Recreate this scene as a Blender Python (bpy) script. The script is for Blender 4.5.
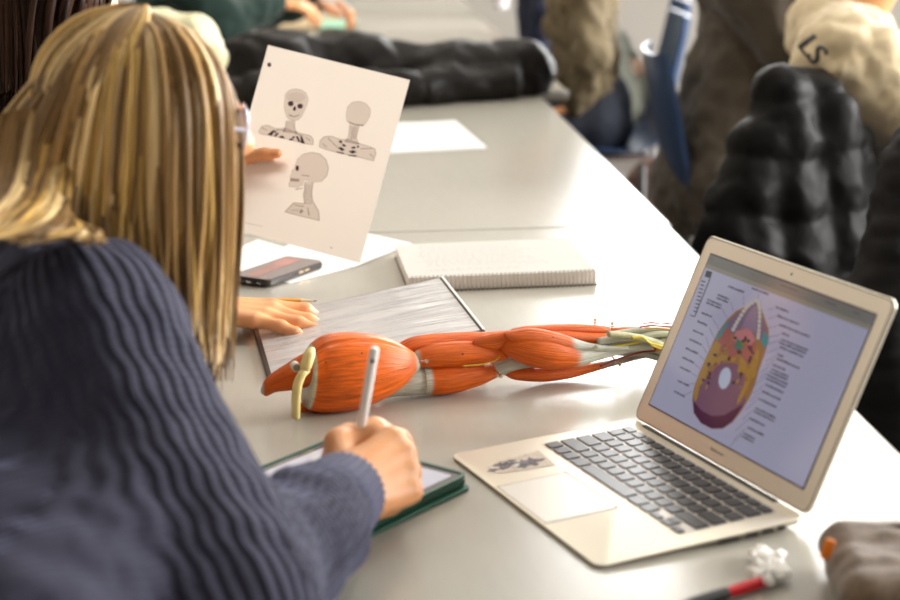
import bpy, math, random
import numpy as np
from mathutils import Vector, Matrix, noise

for _o in list(bpy.data.objects):
    bpy.data.objects.remove(_o)
SC = bpy.context.scene
COL = SC.collection
random.seed(7)
TZ = 0.74                                   # height of the table tops
R_ = math.radians

# ------------------------------------------------------------------ camera
FPX, PITCH, ROLL, CAMH = 1649.364, 0.2529, -0.0120, 0.6014
_cp, _sp, _cr, _sr = math.cos(PITCH), math.sin(PITCH), math.cos(ROLL), math.sin(ROLL)
FW = np.array([0, _cp, -_sp]); _r = np.array([1., 0, 0]); _u = np.cross(_r, FW)
RT = _cr * _r + _sr * _u; UP = -_sr * _r + _cr * _u
CO = np.array([0, 0, TZ + CAMH])
cd = bpy.data.cameras.new('camera'); cam = bpy.data.objects.new('camera', cd); COL.objects.link(cam)
cam.matrix_world = Matrix(((RT[0], UP[0], -FW[0], CO[0]), (RT[1], UP[1], -FW[1], CO[1]), (RT[2], UP[2], -FW[2], CO[2]), (0, 0, 0, 1)))
cd.sensor_width = 36; cd.lens = FPX / 900 * 36; cd.clip_start = .05; cd.clip_end = 60
cd.dof.use_dof = True; cd.dof.focus_distance = 2.06; cd.dof.aperture_fstop = 4.0
SC.camera = cam

# ------------------------------------------------------------------ light
wd = bpy.data.worlds.new('world'); SC.world = wd; wd.use_nodes = True
wd.node_tree.nodes['Background'].inputs[0].default_value = (.75, .85, 1, 1)
wd.node_tree.nodes['Background'].inputs[1].default_value = 1.0
SC.view_settings.view_transform = 'Standard'; SC.view_settings.look = 'None'
SC.view_settings.exposure = 0.16; SC.view_settings.gamma = 1; SC.view_settings.use_curve_mapping = False

def area(name, loc, direction, sx, sy, power, col):
    l = bpy.data.lights.new(name, 'AREA'); l.shape = 'RECTANGLE'; l.size = sx; l.size_y = sy
    l.energy = power; l.color = col
    o = bpy.data.objects.new(name, l); COL.objects.link(o); o.location = loc
    o.rotation_euler = Vector(direction).to_track_quat('-Z', 'Y').to_euler()
    return o
# daylight arriving through the window openings (behind the panes)
WIN_B = [(1.55, 1.9), (3.7, 1.9), (5.6, 1.6)]       # x centre, width in back wall
WIN_R = [(2.2, 2.2), (4.8, 2.2), (7.4, 2.2)]          # y centre, width in right wall
WZ0, WZ1 = .95, 4.1
for x, w in WIN_B:
    area('window_daylight', (x, 9.25, (WZ0 + WZ1) / 2), (0, -1, 0), w, WZ1 - WZ0, 250, (1, .985, .965))
for y, w in WIN_R:
    area('window_daylight', (6.85, y, (WZ0 + WZ1) / 2), (-1, 0, 0), w, WZ1 - WZ0, 620, (1, .985, .965))
CEIL = 4.4
FILL_LAMPS = [(-.9, 3.2), (1.3, 3.2), (-.9, 5.6), (1.3, 5.6), (-.9, 7.8), (1.3, 7.8)]  # unseen ceiling panels, added as warm fill light
for x, y in FILL_LAMPS:
    area('ceiling_fill_light', (x, y, CEIL - .09), (0, 0, -1), .55, 1.1, 15, (1, .91, .78))

# ------------------------------------------------------------------ helpers
def ray(px, py):
    return FW * FPX + RT * (px - 450) - UP * (py - 300)
def T(px, py, h=0.):                         # picture point on the level h above the table tops
    d = ray(px, py); return CO + d * ((TZ + h - CO[2]) / d[2])
def D(px, py, Y):                            # picture point at distance Y into the room
    d = ray(px, py); return CO + d * (Y / d[1])
def DZ(px, py, depth):
    return CO + ray(px, py) * (depth / FPX)
def V3(*a): return np.array(a, float)
def nrm(v): v = np.asarray(v, float); return v / np.linalg.norm(v)

MATS = {}
def mat(name, col, rough=.6, metal=0., spec=.5, bump=None, var=None, coat=0., sheen=0., trans=0., sss=0., attr=None, emit=None):
    if name in MATS: return MATS[name]
    m = bpy.data.materials.new(name); m.use_nodes = True; nt = m.node_tree; b = nt.nodes['Principled BSDF']
    N, L = nt.nodes.new, nt.links.new
    b.inputs['Base Color'].default_value = (*col, 1); b.inputs['Roughness'].default_value = rough
    b.inputs['Metallic'].default_value = metal; b.inputs['Specular IOR Level'].default_value = spec
    b.inputs['Coat Weight'].default_value = coat; b.inputs['Coat Roughness'].default_value = .12
    b.inputs['Sheen Weight'].default_value = sheen; b.inputs['Transmission Weight'].default_value = trans
    if sss:
        b.inputs['Subsurface Weight'].default_value = sss
        b.inputs['Subsurface Radius'].default_value = (1, .35, .2); b.inputs['Subsurface Scale'].default_value = .008
    if emit:
        b.inputs['Emission Color'].default_value = (*emit[0], 1); b.inputs['Emission Strength'].default_value = emit[1]
    src = None
    if attr:
        a = N('ShaderNodeAttribute'); a.attribute_name = attr; src = a.outputs['Color']; L(src, b.inputs['Base Color'])
    tc = N('ShaderNodeTexCoord')
    if var:                                  # (scale, amount[, stretch])
        mp = N('ShaderNodeMapping'); mp.inputs['Scale'].default_value = var[2] if len(var) > 2 else (1, 1, 1)
        L(tc.outputs['Object'], mp.inputs['Vector'])
        n = N('ShaderNodeTexNoise'); n.inputs['Scale'].default_value = var[0]; n.inputs['Detail'].default_value = 4
        L(mp.outputs[0], n.inputs['Vector'])
        mr = N('ShaderNodeMapRange'); mr.inputs['From Min'].default_value = .3; mr.inputs['From Max'].default_value = .7
        mr.inputs['To Min'].default_value = 1 - var[1]; mr.inputs['To Max'].default_value = 1 + var[1]; L(n.outputs[0], mr.inputs[0])
        mx = N('ShaderNodeVectorMath'); mx.operation = 'SCALE'
        if src: L(src, mx.inputs[0])
        else: mx.inputs[0].default_value = col
        L(mr.outputs[0], mx.inputs['Scale']); L(mx.outputs[0], b.inputs['Base Color'])
    if bump:                                 # (scale, strength, distance[, stretch])
        mp = N('ShaderNodeMapping'); mp.inputs['Scale'].default_value = bump[3] if len(bump) > 3 else (1, 1, 1)
        L(tc.outputs['Object'], mp.inputs['Vector'])
        n = N('ShaderNodeTexNoise'); n.inputs['Scale'].default_value = bump[0]; n.inputs['Detail'].default_value = 5
        L(mp.outputs[0], n.inputs['Vector'])
        bp = N('ShaderNodeBump'); bp.inputs['Strength'].default_value = bump[1]; bp.inputs['Distance'].default_value = bump[2]
        L(n.outputs[0], bp.inputs['Height']); L(bp.outputs[0], b.inputs['Normal'])
    MATS[name] = m
    return m

ROOTM = {}
def tag(o, label=None, cat=None, group=None, kind=None):
    if label: o['label'] = label
    if cat: o['category'] = cat
    if group: o['group'] = group
    if kind: o['kind'] = kind
    return o
def thing(name, label, cat, loc=(0, 0, 0), rotz=0., group=None, M=None):
    o = bpy.data.objects.new(name, None); COL.objects.link(o); o.empty_display_size = .05
    if M is None: M = Matrix.Translation(Vector([float(v) for v in loc])) @ Matrix.Rotation(rotz, 4, 'Z')
    o.matrix_world = M; ROOTM[o.name] = M.copy()
    return tag(o, label, cat, group)
def rootmat(o):
    while o is not None:
        if o.name in ROOTM: return ROOTM[o.name]
        o = o.parent
    return Matrix.Identity(4)

class MB:
    def __init__(s): s.v = []; s.f = []; s.mi = []; s.col = []; s.m = 0
    def add(s, vs, fs, cols=None):
        o = len(s.v); s.v += [tuple(float(c) for c in v) for v in vs]
        s.f += [tuple(i + o for i in f) for f in fs]; s.mi += [s.m] * len(fs)
        s.col += list(cols) if cols is not None else [(1, 1, 1)] * len(vs)
        return s
    def box(s, c, size, ax=None, bev=0.):
        if ax is None: ax = np.eye(3)
        ax = np.asarray(ax, float); c = np.asarray(c, float); h = np.asarray(size, float) / 2
        if bev <= 0:
            vs = [c + ax[0] * h[0] * i + ax[1] * h[1] * j + ax[2] * h[2] * k for k in (-1, 1) for j in (-1, 1) for i in (-1, 1)]
            return s.add(vs, [(0, 2, 3, 1), (4, 5, 7, 6), (0, 1, 5, 4), (2, 6, 7, 3), (0, 4, 6, 2), (1, 3, 7, 5)])
        rs = []
        for z, q in ((-h[2], bev), (-h[2] + bev, 0), (h[2] - bev, 0), (h[2], bev)):
            rs.append(s._rr(c + ax[2] * z, ax, h[0] - q, h[1] - q, max(bev * 1.5 - q, bev * .5), 2))
        return s.loft(rs)
    def _rr(s, c, ax, hx, hy, r, n=6):
        pts = []
        for sx, sy, a0 in ((1, 1, 0), (-1, 1, 90), (-1, -1, 180), (1, -1, 270)):
            for k in range(n + 1):
                a = R_(a0 + 90 * k / n); pts.append(c + ax[0] * (sx * (hx - r) + r * math.cos(a)) + ax[1] * (sy * (hy - r) + r * math.sin(a)))
        return pts
    def rbox(s, c, size, r, ax=None, bev=.0008, n=6):     # slab with round corners in plan
        if ax is None: ax = np.eye(3)
        ax = np.asarray(ax, float); c = np.asarray(c, float); h = np.asarray(size, float) / 2
        rs = []
        for z, q in ((-h[2], bev), (-h[2] + bev, 0), (h[2] - bev, 0), (h[2], bev)):
            rs.append(s._rr(c + ax[2] * z, ax, h[0] - q, h[1] - q, max(r - q, 1e-4), n))
        return s.loft(rs)
    def loft(s, rings, cap=True, closed=False, cols=None):
        n = len(rings[0]); vs = [p for r in rings for p in r]; fs = []
        K = len(rings)
        for k in range(K if closed else K - 1):
            for i in range(n):
                j = (i + 1) % n; k2 = (k + 1) % K
                fs.append((k * n + i, k * n + j, k2 * n + j, k2 * n + i))
        if cap and not closed:
            fs.append(tuple(range(n))[::-1]); fs.append(tuple((K - 1) * n + i for i in range(n)))
        return s.add(vs, fs, cols)
    def tube(s, pts, rad, n=8, cap=True, flat=None, closed=False, cols=None):
        pts = [np.asarray(p, float) for p in pts]; K = len(pts)
        if not hasattr(rad, '__len__'): rad = [rad] * K
        t0 = nrm(pts[1] - pts[0]); ref = V3(0, 0, 1) if abs(t0[2]) < .9 else V3(1, 0, 0)
        if flat is not None: ref = nrm(flat[0])
        rings = []; cc = []
        for k in range(K):
            t = pts[(k + 1) % K] - pts[k - 1] if closed else pts[min(k + 1, K - 1)] - pts[max(k - 1, 0)]
            t = nrm(t); a = ref - t * (ref @ t)
            if np.linalg.norm(a) < 1e-6: a = V3(t[1], -t[0], .1)
            a = nrm(a); b = np.cross(t, a)
            if flat is None: ref = a
            fx = flat[1] if flat is not None else 1
            rings.append([pts[k] + (a * math.cos(q) * fx + b * math.sin(q)) * rad[k] for q in [2 * math.pi * i / n for i in range(n)]])
            if cols is not None: cc += [cols[k]] * n
        return s.loft(rings, cap, closed, cc if cols is not None else None)
    def cyl(s, p0, p1, r0, r1=None, n=16): return s.tube([p0, p1], [r0, r0 if r1 is None else r1], n)
    def ball(s, c, r, n=12, sc=(1, 1, 1), ax=None):
        c = np.asarray(c, float); ax = np.eye(3) if ax is None else np.asarray(ax)
        rings = []
        for i in range(1, n):
            a = math.pi * i / n
            rings.append([c + r * (ax[0] * sc[0] * math.sin(a) * math.cos(b) + ax[1] * sc[1] * math.sin(a) * math.sin(b) + ax[2] * sc[2] * math.cos(a)) for b in [2 * math.pi * j / (2 * n) for j in range(2 * n)]][::-1])
        return s.loft(rings)
    def extr(s, pts, d):                     # polygon pulled along d
        pts = [np.asarray(p, float) for p in pts]; d = np.asarray(d, float); n = len(pts)
        return s.add(pts + [p + d for p in pts], [tuple(range(n))[::-1], tuple(range(n, 2 * n))] + [(i, (i + 1) % n, n + (i + 1) % n, n + i) for i in range(n)])
    def build(s, name, mats, parent=None, smooth=True, local=False, angle=40, label=None):
        me = bpy.data.meshes.new(name)
        vs = s.v
        if parent is not None and not local:
            iv = rootmat(parent).inverted(); A = np.array(iv)
            vv = np.array(vs) @ A[:3, :3].T + A[:3, 3]; vs = vv.tolist()
        me.from_pydata(vs, [], s.f)
        for m in (mats if isinstance(mats, (list, tuple)) else [mats]): me.materials.append(m)
        if any(s.mi): me.polygons.foreach_set('material_index', s.mi)
        if any(c != (1, 1, 1) for c in s.col):
            a = me.color_attributes.new('Col', 'FLOAT_COLOR', 'POINT')
            a.data.foreach_set('color', [x for c in s.col for x in (*c, 1)])
        me.validate(); me.update()
        import bmesh
        bm = bmesh.new(); bm.from_mesh(me); bmesh.ops.recalc_face_normals(bm, faces=bm.faces); bm.to_mesh(me); bm.free()
        if smooth:
            me.shade_smooth()
            try: me.set_sharp_from_angle(angle=R_(angle))
            except Exception: pass
        o = bpy.data.objects.new(name, me); COL.objects.link(o)
        if parent is not None: o.parent = parent
        if label: o['label'] = label
        return o

def struct(o): o['kind'] = 'structure'; return o
def copy_tree(o, parent=None):
    c = o.copy(); COL.objects.link(c); c.parent = parent
    for ch in [x for x in o.children]: copy_tree(ch, c)
    return c

# --- solid shapes blended from tapered limbs, turned into one surface
def field(prims, k, h, pad=None):
    pad = pad or 6 * k + 2 * h
    lo = np.min([np.minimum(p[0], p[1]) - max(p[2], p[3]) for p in prims], axis=0) - pad
    hi = np.max([np.maximum(p[0], p[1]) + max(p[2], p[3]) for p in prims], axis=0) + pad
    dims = np.ceil((hi - lo) / h).astype(int) + 1
    S = np.full(dims, 1e-30, np.float32)
    for p in prims:
        a, b, r0, r1 = np.asarray(p[0], float), np.asarray(p[1], float), p[2], p[3]
        sq = p[4] if len(p) > 4 else []; neg = len(p) > 5 and p[5]
        m = max(r0, r1) + 8 * k
        i0 = np.maximum(np.floor((np.minimum(a, b) - m - lo) / h).astype(int), 0); i1 = np.minimum(np.ceil((np.maximum(a, b) + m - lo) / h).astype(int) + 1, dims)
        gx, gy, gz = np.meshgrid(*[lo[i] + h * np.arange(i0[i], i1[i]) for i in range(3)], indexing='ij', sparse=True)
        ab = b - a; L2 = ab @ ab
        if L2 > 1e-12: t = np.clip(((gx - a[0]) * ab[0] + (gy - a[1]) * ab[1] + (gz - a[2]) * ab[2]) / L2, 0, 1)
        else: t = np.zeros((1, 1, 1))
        vx, vy, vz = gx - a[0] - t * ab[0], gy - a[1] - t * ab[1], gz - a[2] - t * ab[2]
        for ax, f in sq:
            ax = nrm(ax); q = (vx * ax[0] + vy * ax[1] + vz * ax[2]) * (1 / f - 1)
            vx, vy, vz = vx + ax[0] * q, vy + ax[1] * q, vz + ax[2] * q
        d = np.sqrt(vx * vx + vy * vy + vz * vz) - (r0 + (r1 - r0) * t)
        sl = tuple(slice(i0[i], i1[i]) for i in range(3))
        if neg:
            cur = -k * np.log(S[sl]); new = np.maximum(cur, -d); S[sl] = np.exp(-new / k)
        else: S[sl] += np.exp(np.clip(-d / k, -60, 60)).astype(np.float32)
    return -k * np.log(S), lo

def nets(F, lo, h):
    ins = F < 0; nx, ny, nz = F.shape
    P = np.zeros((nx - 1, ny - 1, nz - 1, 3), np.float32); C = np.zeros((nx - 1, ny - 1, nz - 1), np.float32)
    c3 = [(i, j, k) for i in (0, 1) for j in (0, 1) for k in (0, 1)]
    def sub(A, o): return A[o[0]:nx - 1 + o[0], o[1]:ny - 1 + o[1], o[2]:nz - 1 + o[2]]
    for a in c3:
        for ax in range(3):
            if a[ax] == 0:
                b = list(a); b[ax] = 1
                fa, fb = sub(F, a), sub(F, b); m = sub(ins, a) != sub(ins, b)
                t = np.where(m, fa / np.where(m, fa - fb, 1), 0)
                for q in range(3): P[..., q] += np.where(m, a[q] + (t if q == ax else 0), 0)
                C += m
    act = C > 0; idx = -np.ones(C.shape, int); idx[act] = np.arange(act.sum())
    ii = np.argwhere(act); V = (ii + P[act] / C[act][:, None]) * h + lo
    faces = []
    for ax in range(3):
        o1, o2 = [(1, 2), (2, 0), (0, 1)][ax]
        s0 = [slice(1, n - 1) for n in F.shape]; s0[ax] = slice(0, F.shape[ax] - 1)
        s1 = list(s0); s1[ax] = slice(1, F.shape[ax])
        A, B = ins[tuple(s0)], ins[tuple(s1)]; e = np.argwhere(A != B)
        if not len(e): continue
        flip = A[A != B]
        e = e + [0 if i == ax else 1 for i in range(3)]
        def cell(d1, d2):
            q = e.copy(); q[:, o1] -= d1; q[:, o2] -= d2; return idx[q[:, 0], q[:, 1], q[:, 2]]
        Q = np.stack([cell(1, 1), cell(0, 1), cell(0, 0), cell(1, 0)], 1)
        Q[~flip] = Q[~flip][:, ::-1]
        faces.append(Q)
    return V, np.concatenate(faces)

def solid(prims, k=.004, h=.004):
    F, lo = field(prims, k, h); return nets(F, lo, h)
def vnormals(V, Fc):
    n = np.cross(V[Fc[:, 2]] - V[Fc[:, 0]], V[Fc[:, 3]] - V[Fc[:, 1]]); N = np.zeros_like(V)
    for i in range(4): np.add.at(N, Fc[:, i], n)
    return N / (np.linalg.norm(N, axis=1, keepdims=True) + 1e-12)
def relax(V, Fc, it=2):
    for _ in range(it):
        A = np.zeros_like(V); C = np.zeros(len(V))
        for i in range(4):
            np.add.at(A, Fc[:, i], V[Fc[:, (i + 1) % 4]] + V[Fc[:, i - 1]]); np.add.at(C, Fc[:, i], 2)
        V = V * .5 + .5 * A / C[:, None]
    return V
def wrinkle(V, Fc, amp, scale, seed=0., stretch=(1, 1, 1), ridged=False):
    N = vnormals(V, Fc); out = V.copy()
    for i in range(len(V)):
        p = Vector((V[i][0] * scale * stretch[0] + seed, V[i][1] * scale * stretch[1], V[i][2] * scale * stretch[2]))
        n = noise.noise(p) + .5 * noise.noise(p * 2.1)
        if ridged: n = .6 - 2 * abs(n)
        out[i] += N[i] * amp * n
    return out
def meshobj(name, V, Fc, m, parent=None, attrs=None, label=None):
    mb = bpy.data.meshes.new(name)
    if parent is not None:
        A = np.array(rootmat(parent).inverted()); V = V @ A[:3, :3].T + A[:3, 3]
    mb.from_pydata(V.tolist(), [], [tuple(int(i) for i in f) for f in Fc])
    for x in (m if isinstance(m, (list, tuple)) else [m]): mb.materials.append(x)
    for nme, arr in (attrs or {}).items():
        a = mb.color_attributes.new(nme, 'FLOAT_COLOR', 'POINT'); a.data.foreach_set('color', np.c_[arr, np.ones(len(arr))].astype(np.float32).ravel())
    mb.update(); mb.shade_smooth()
    o = bpy.data.objects.new(name, mb); COL.objects.link(o)
    if parent is not None: o.parent = parent
    if label: o['label'] = label
    return o
def joinVF(lst):
    o = 0; vs = []; fs = []
    for V, F in lst: vs.append(V); fs.append(F + o); o += len(V)
    return np.concatenate(vs), np.concatenate(fs)

# ------------------------------------------------------------------ shared materials
M_WALL = mat('painted_wall', (.42, .39, .35), .8, var=(3, .03))
M_CEIL = mat('ceiling_paint', (.42, .42, .40), .9)
M_FLOOR = mat('floor_vinyl', (.075, .062, .05), .35, var=(6, .25), bump=(30, .05, .002))
M_TRIM = mat('window_trim', (.45, .45, .45), .5)
M_GLASS = None
def glass_thin():
    m = bpy.data.materials.new('window_glass'); m.use_nodes = True; nt = m.node_tree; nt.nodes.clear()
    o = nt.nodes.new('ShaderNodeOutputMaterial'); mx = nt.nodes.new('ShaderNodeMixShader'); t = nt.nodes.new('ShaderNodeBsdfTransparent'); g = nt.nodes.new('ShaderNodeBsdfGlossy')
    g.inputs['Roughness'].default_value = .02; fr = nt.nodes.new('ShaderNodeFresnel'); fr.inputs[0].default_value = 1.4
    nt.links.new(fr.outputs[0], mx.inputs[0]); nt.links.new(t.outputs[0], mx.inputs[1]); nt.links.new(g.outputs[0], mx.inputs[2]); nt.links.new(mx.outputs[0], o.inputs[0])
    return m
M_GLASS = glass_thin()
M_TOP = mat('table_laminate', (.435, .412, .355), .22, spec=.5, bump=(420, .22, .0005, (1, .12, 1)), var=(90, .02, (1, .2, 1)))
M_EDGE = mat('table_edge', (.60, .59, .57), .45)
M_STEEL = mat('grey_steel', (.16, .16, .17), .4, .7)
M_CHROME = mat('chrome', (.7, .7, .72), .16, 1.)
M_PAPER = mat('white_paper', (.86, .85, .84), .6)
M_ALU = mat('aluminium', (.78, .72, .60), .38, .4, bump=(900, .02, .0002))
M_BLACKP = mat('black_plastic', (.012, .012, .013), .35)
M_SKIN = mat('skin', (.80, .375, .165), .42, sss=.25, var=(25, .10), bump=(260, .12, .0006))
M_SKINP = mat('fair_skin', (.78, .50, .38), .45, sss=.25, var=(25, .06))

# ------------------------------------------------------------------ room
def wallbox(name, c, s, m):
    return struct(MB().box(c, s).build(name, m, smooth=False))
XL, XR, YB, YF = -3.2, 6.6, 9., -2.6
wallbox('floor', ((XL + XR) / 2, (YB + YF) / 2, -.05), (XR - XL + .4, YB - YF + .4, .1), M_FLOOR)
wallbox('ceiling', ((XL + XR) / 2, (YB + YF) / 2, CEIL + .05), (XR - XL + .4, YB - YF + .4, .1), M_CEIL)
wallbox('wall_left', (XL - .1, (YB + YF) / 2, CEIL / 2), (.2, YB - YF + .4, CEIL), M_WALL)
wallbox('wall_front', ((XL + XR) / 2, YF - .1, CEIL / 2), (XR - XL, .2, CEIL), M_WALL)
def holed(name, axis, pos, a0, a1, holes):
    mb = MB(); x = a0
    def bx(u0, u1, z0, z1):
        if u1 - u0 < 1e-4 or z1 - z0 < 1e-4: return
        if axis == 'y': mb.box(((u0 + u1) / 2, pos, (z0 + z1) / 2), (u1 - u0, .2, z1 - z0))
        else: mb.box((pos, (u0 + u1) / 2, (z0 + z1) / 2), (.2, u1 - u0, z1 - z0))
    for c, w in holes:
        bx(x, c - w / 2, 0, CEIL); bx(c - w / 2, c + w / 2, 0, WZ0); bx(c - w / 2, c + w / 2, WZ1, CEIL); x = c + w / 2
    bx(x, a1, 0, CEIL)
    return struct(mb.build(name, M_WALL, smooth=False))
holed('wall_back', 'y', YB + .1, XL, XR, WIN_B); holed('wall_right', 'x', XR + .1, YF, YB, WIN_R)
wn = 0
for axis, lst in (('y', WIN_B), ('x', WIN_R)):
    for c, w in lst:
        wn += 1
        def P3(u, d, z): return (u, YB + d, z) if axis == 'y' else (XR + d, u, z)
        def S3(u, d, z): return (u, d, z) if axis == 'y' else (d, u, z)
        fr = MB(); zc, hh = (WZ0 + WZ1) / 2, WZ1 - WZ0
        for du in (-w / 2 + .025, w / 2 - .025, 0): fr.box(P3(c + du, .06, zc), S3(.05, .06, hh))
        for z in (WZ0 + .025, WZ1 - .025, WZ0 + 1.9): fr.box(P3(c, .06, z), S3(w, .06, .05))
        wo = struct(fr.build('window_%d' % wn, M_TRIM, smooth=False))
        MB().box(P3(c, .075, zc), S3(w - .08, .006, hh - .08)).build('pane', M_GLASS, wo, smooth=False)
        MB().box(P3(c, -.03, WZ0 - .015), S3(w + .12, .14, .03)).build('sill', M_TRIM, wo, smooth=False)
struct(MB().box(((XL + XR) / 2, YB - .01, .05), (XR - XL, .02, .1)).build('baseboard_back', M_TRIM, smooth=False))
struct(MB().box((XL + .01, (YB + YF) / 2, .05), (.02, YB - YF, .1)).build('baseboard_left', M_TRIM, smooth=False))
M_FILL = mat('fill_diffuser', (.8, .8, .8), .5, emit=((1, .93, .82), 2.0))  # glowing face of the added fill panels
for i, (x, y) in enumerate(FILL_LAMPS):
    t = thing('ceiling_fill_panel', 'flat white panel added on the unseen ceiling as fill light', 'ceiling light', (x, y, CEIL), group='added ceiling fill panels')
    fr = MB()
    for dx, dy, sx, sy in ((-.29, 0, .03, 1.2), (.29, 0, .03, 1.2), (0, -.585, .61, .03), (0, .585, .61, .03)): fr.box((x + dx, y + dy, CEIL - .03), (sx, sy, .06))
    fr.build('frame', M_TRIM, t, smooth=False); MB().box((x, y, CEIL - .035), (.55, 1.14, .03)).build('diffuser', M_FILL, t, smooth=False)

# ------------------------------------------------------------------ tables
TE = .0765; TD = V3(math.cos(TE), math.sin(TE), 0); TN = V3(-math.sin(TE), math.cos(TE), 0)
def table(label, corner, length, width=.92):
    # corner: right corner of the side nearest the camera end of this table
    c0 = V3(corner[0], corner[1], 0.); mid = c0 - TD * width / 2 + TN * length / 2
    t = thing('classroom_table', label, 'table', (mid[0], mid[1], 0), TE, group='long row of grey classroom tables')
    MB().rbox((0, 0, TZ - .014), (width, length, .028), .012, bev=.003).build('tabletop', [M_TOP], t, local=True)
    e = MB()
    e.loft([MB()._rr(V3(0, 0, TZ - .0145), np.eye(3), width / 2 + .002, length / 2 + .002, .013), MB()._rr(V3(0, 0, TZ - .003), np.eye(3), width / 2 + .002, length / 2 + .002, .013)], cap=False)
    e.build('edge_band', M_EDGE, t, local=True)
    f = MB()
    for sy in (-1, 1): f.box((0, sy * (length / 2 - .12), TZ - .05), (width - .16, .03, .045))
    for sx in (-1, 1): f.box((sx * (width / 2 - .09), 0, TZ - .05), (.03, length - .24, .045))
    f.build('frame', M_STEEL, t, local=True, smooth=False)
    for sx in (-1, 1):
        for sy in (-1, 1):
            lg = MB(); x, y = sx * (width / 2 - .09), sy * (length / 2 - .12)
            lg.cyl((x, y, .012), (x, y, TZ - .03), .016); lg.cyl((x, y, 0), (x, y, .02), .021)
            lg.build('leg', M_STEEL, t, local=True)
    return t
SEAM = V3(.392, 2.843, 0)
table('nearest grey table, holding the open laptop and the muscle model', SEAM - TN * 1.835 - TD * .006, 1.83)
table('grey table just beyond the seam, under the black puffer coat and the loose sheet', SEAM, 1.826)
c3 = V3(.259, 4.668, 0) + TD * .085 + TN * .012
table('grey table beyond the black puffer coat, where the green sleeves rest', c3, 1.83)
table('farthest grey table of the row, at the top edge of the picture', c3 + TN * 1.84, 1.83)

# ------------------------------------------------------------------ laptop
LX, LY, LYAW, LLID, LH = .2021, 1.7457, -1.1585, 1.1403, .2202
LM = Matrix.Translation((LX, LY, TZ)) @ Matrix.Rotation(LYAW, 4, 'Z')
lap = thing('laptop', 'silver laptop standing open with a skull diagram on its screen', 'laptop', M=LM)
W, DP = .325, .2225
M_KEY = mat('key_black', (.016, .015, .017), .32, spec=.42)
def deckz(y): return .0125 + .0085 * (y / .222)
b = MB()                                      # wedge base, origin at hinge left on the table
ring = lambda z0, q, r: [(p[0], p[1], (deckz(p[1]) if z0 is None else z0(p[1])) ) for p in MB()._rr(V3(W / 2, -DP / 2, 0), np.eye(3), W / 2 - q, DP / 2 - q, r)]
b.loft([ring(lambda y: .0016, .010, .006), ring(lambda y: .0022 + max(0, .003 * (1 + y / .222)), .003, .009), ring(lambda y: deckz(y) - .0012, 0., .011), ring(lambda y: deckz(y) - .0003, .0002, .011), ring(None, .0009, .0105)])
b.build('base', M_ALU, lap, local=True, angle=30)
sl = math.atan(.0085 / .222)
dax = np.array([[1, 0, 0], [0, math.cos(sl), math.sin(sl)], [0, -math.sin(sl), math.cos(sl)]])
def dk(x, y, z=0.): return V3(x, y, deckz(y) + z)
# keyboard well, trackpad, sticker
MB().rbox(dk(.1625, -.0695, .0001), (.279, .1085, .0003), .003, dax, bev=.0001).build('keyboard_well', mat('well', (.55, .51, .46), .4, .5), lap, local=True)
tp = MB().rbox(dk(.1625, -.180, .00016), (.106, .077, .0004), .003, dax, bev=.0001).build('trackpad', mat('trackpad_glass', (.74, .69, .62), .3, .3), lap, local=True)
g = MB()
for x, y, sx, sy in ((.1625, -.1411, .107, .0006), (.1625, -.2189, .107, .0006), (.1092, -.180, .0006, .077), (.2158, -.180, .0006, .077)): g.box(dk(x, y, .0003), (sx, sy, .0004), dax)
g.build('groove', mat('groove', (.25, .23, .2), .5), tp, local=True, smooth=False)
U = .01905; KX0, KY0 = .1625 - 7.25 * U, -.0185
def keyrows():
    rows = [(0, .0105, [1.0357] * 14), (.0132, .0158, [1] * 13 + [1.5]), (.0132 + U, .0158, [1.5] + [1] * 13), (.0132 + 2 * U, .0158, [1.75] + [1] * 11 + [1.75]), (.0132 + 3 * U, .0158, [2.25] + [1] * 10 + [2.25]), (.0132 + 4 * U, .0158, [1, 1, 1, 1.25, 5, 1.25, 1])]
    out = []
    for y0, hh, ws in rows:
        x = 0
        for w in ws: out.append((x * U + w * U / 2, y0 + hh / 2, w * U - .0032, hh)); x += w
    x = 11.5
    out += [((x + .5) * U, .0132 + 4 * U + .0118, U - .0032, .0078), ((x + 1.5) * U, .0132 + 4 * U + .0118, U - .0032, .0078), ((x + 2.5) * U, .0132 + 4 * U + .0118, U - .0032, .0078), ((x + 1.5) * U, .0132 + 4 * U + .0035, U - .0032, .0072)]
    return out
kmesh = {}
for kx, ky, kw, kh in keyrows():
    key = (round(kw, 4), round(kh, 4)); p = dk(KX0 + kx, KY0 - ky, .0008)
    if key not in kmesh:
        o = MB().rbox((0, 0, 0), (kw, kh, .0016), .0018, dax, bev=.0004, n=3).build('key', M_KEY, lap, local=True); kmesh[key] = o
    else:
        o = kmesh[key].copy(); COL.objects.link(o)
    o.location = p
st = MB()                                     # printed sticker on the palm rest
st.m = 0; st.add([dk(.0385, -.137, .0004), dk(.0855, -.141, .0004), dk(.0775, -.203, .0004), dk(.055, -.206, .0004), dk(.047, -.185, .0004)], [(0, 1, 2, 3, 4)])
st.m = 1; rs = random.Random(5)
for i in range(46):
    x, y = .044 + rs.random() * .034, -.147 - rs.random() * .042; a = rs.random() * 3.1; l = .002 + rs.random() * .005
    d = np.array([math.cos(a) * l, math.sin(a) * l]); e = np.array([-d[1], d[0]]) / l * .00022

    st.add([dk(x - d[0] - e[0], y - d[1] - e[1], .0005), dk(x + d[0] - e[0], y + d[1] - e[1], .0005), dk(x + d[0] + e[0], y + d[1] + e[1], .0005), dk(x - d[0] + e[0], y - d[1] + e[1], .0005)], [(0, 1, 2, 3)])
st.m = 2
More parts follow.
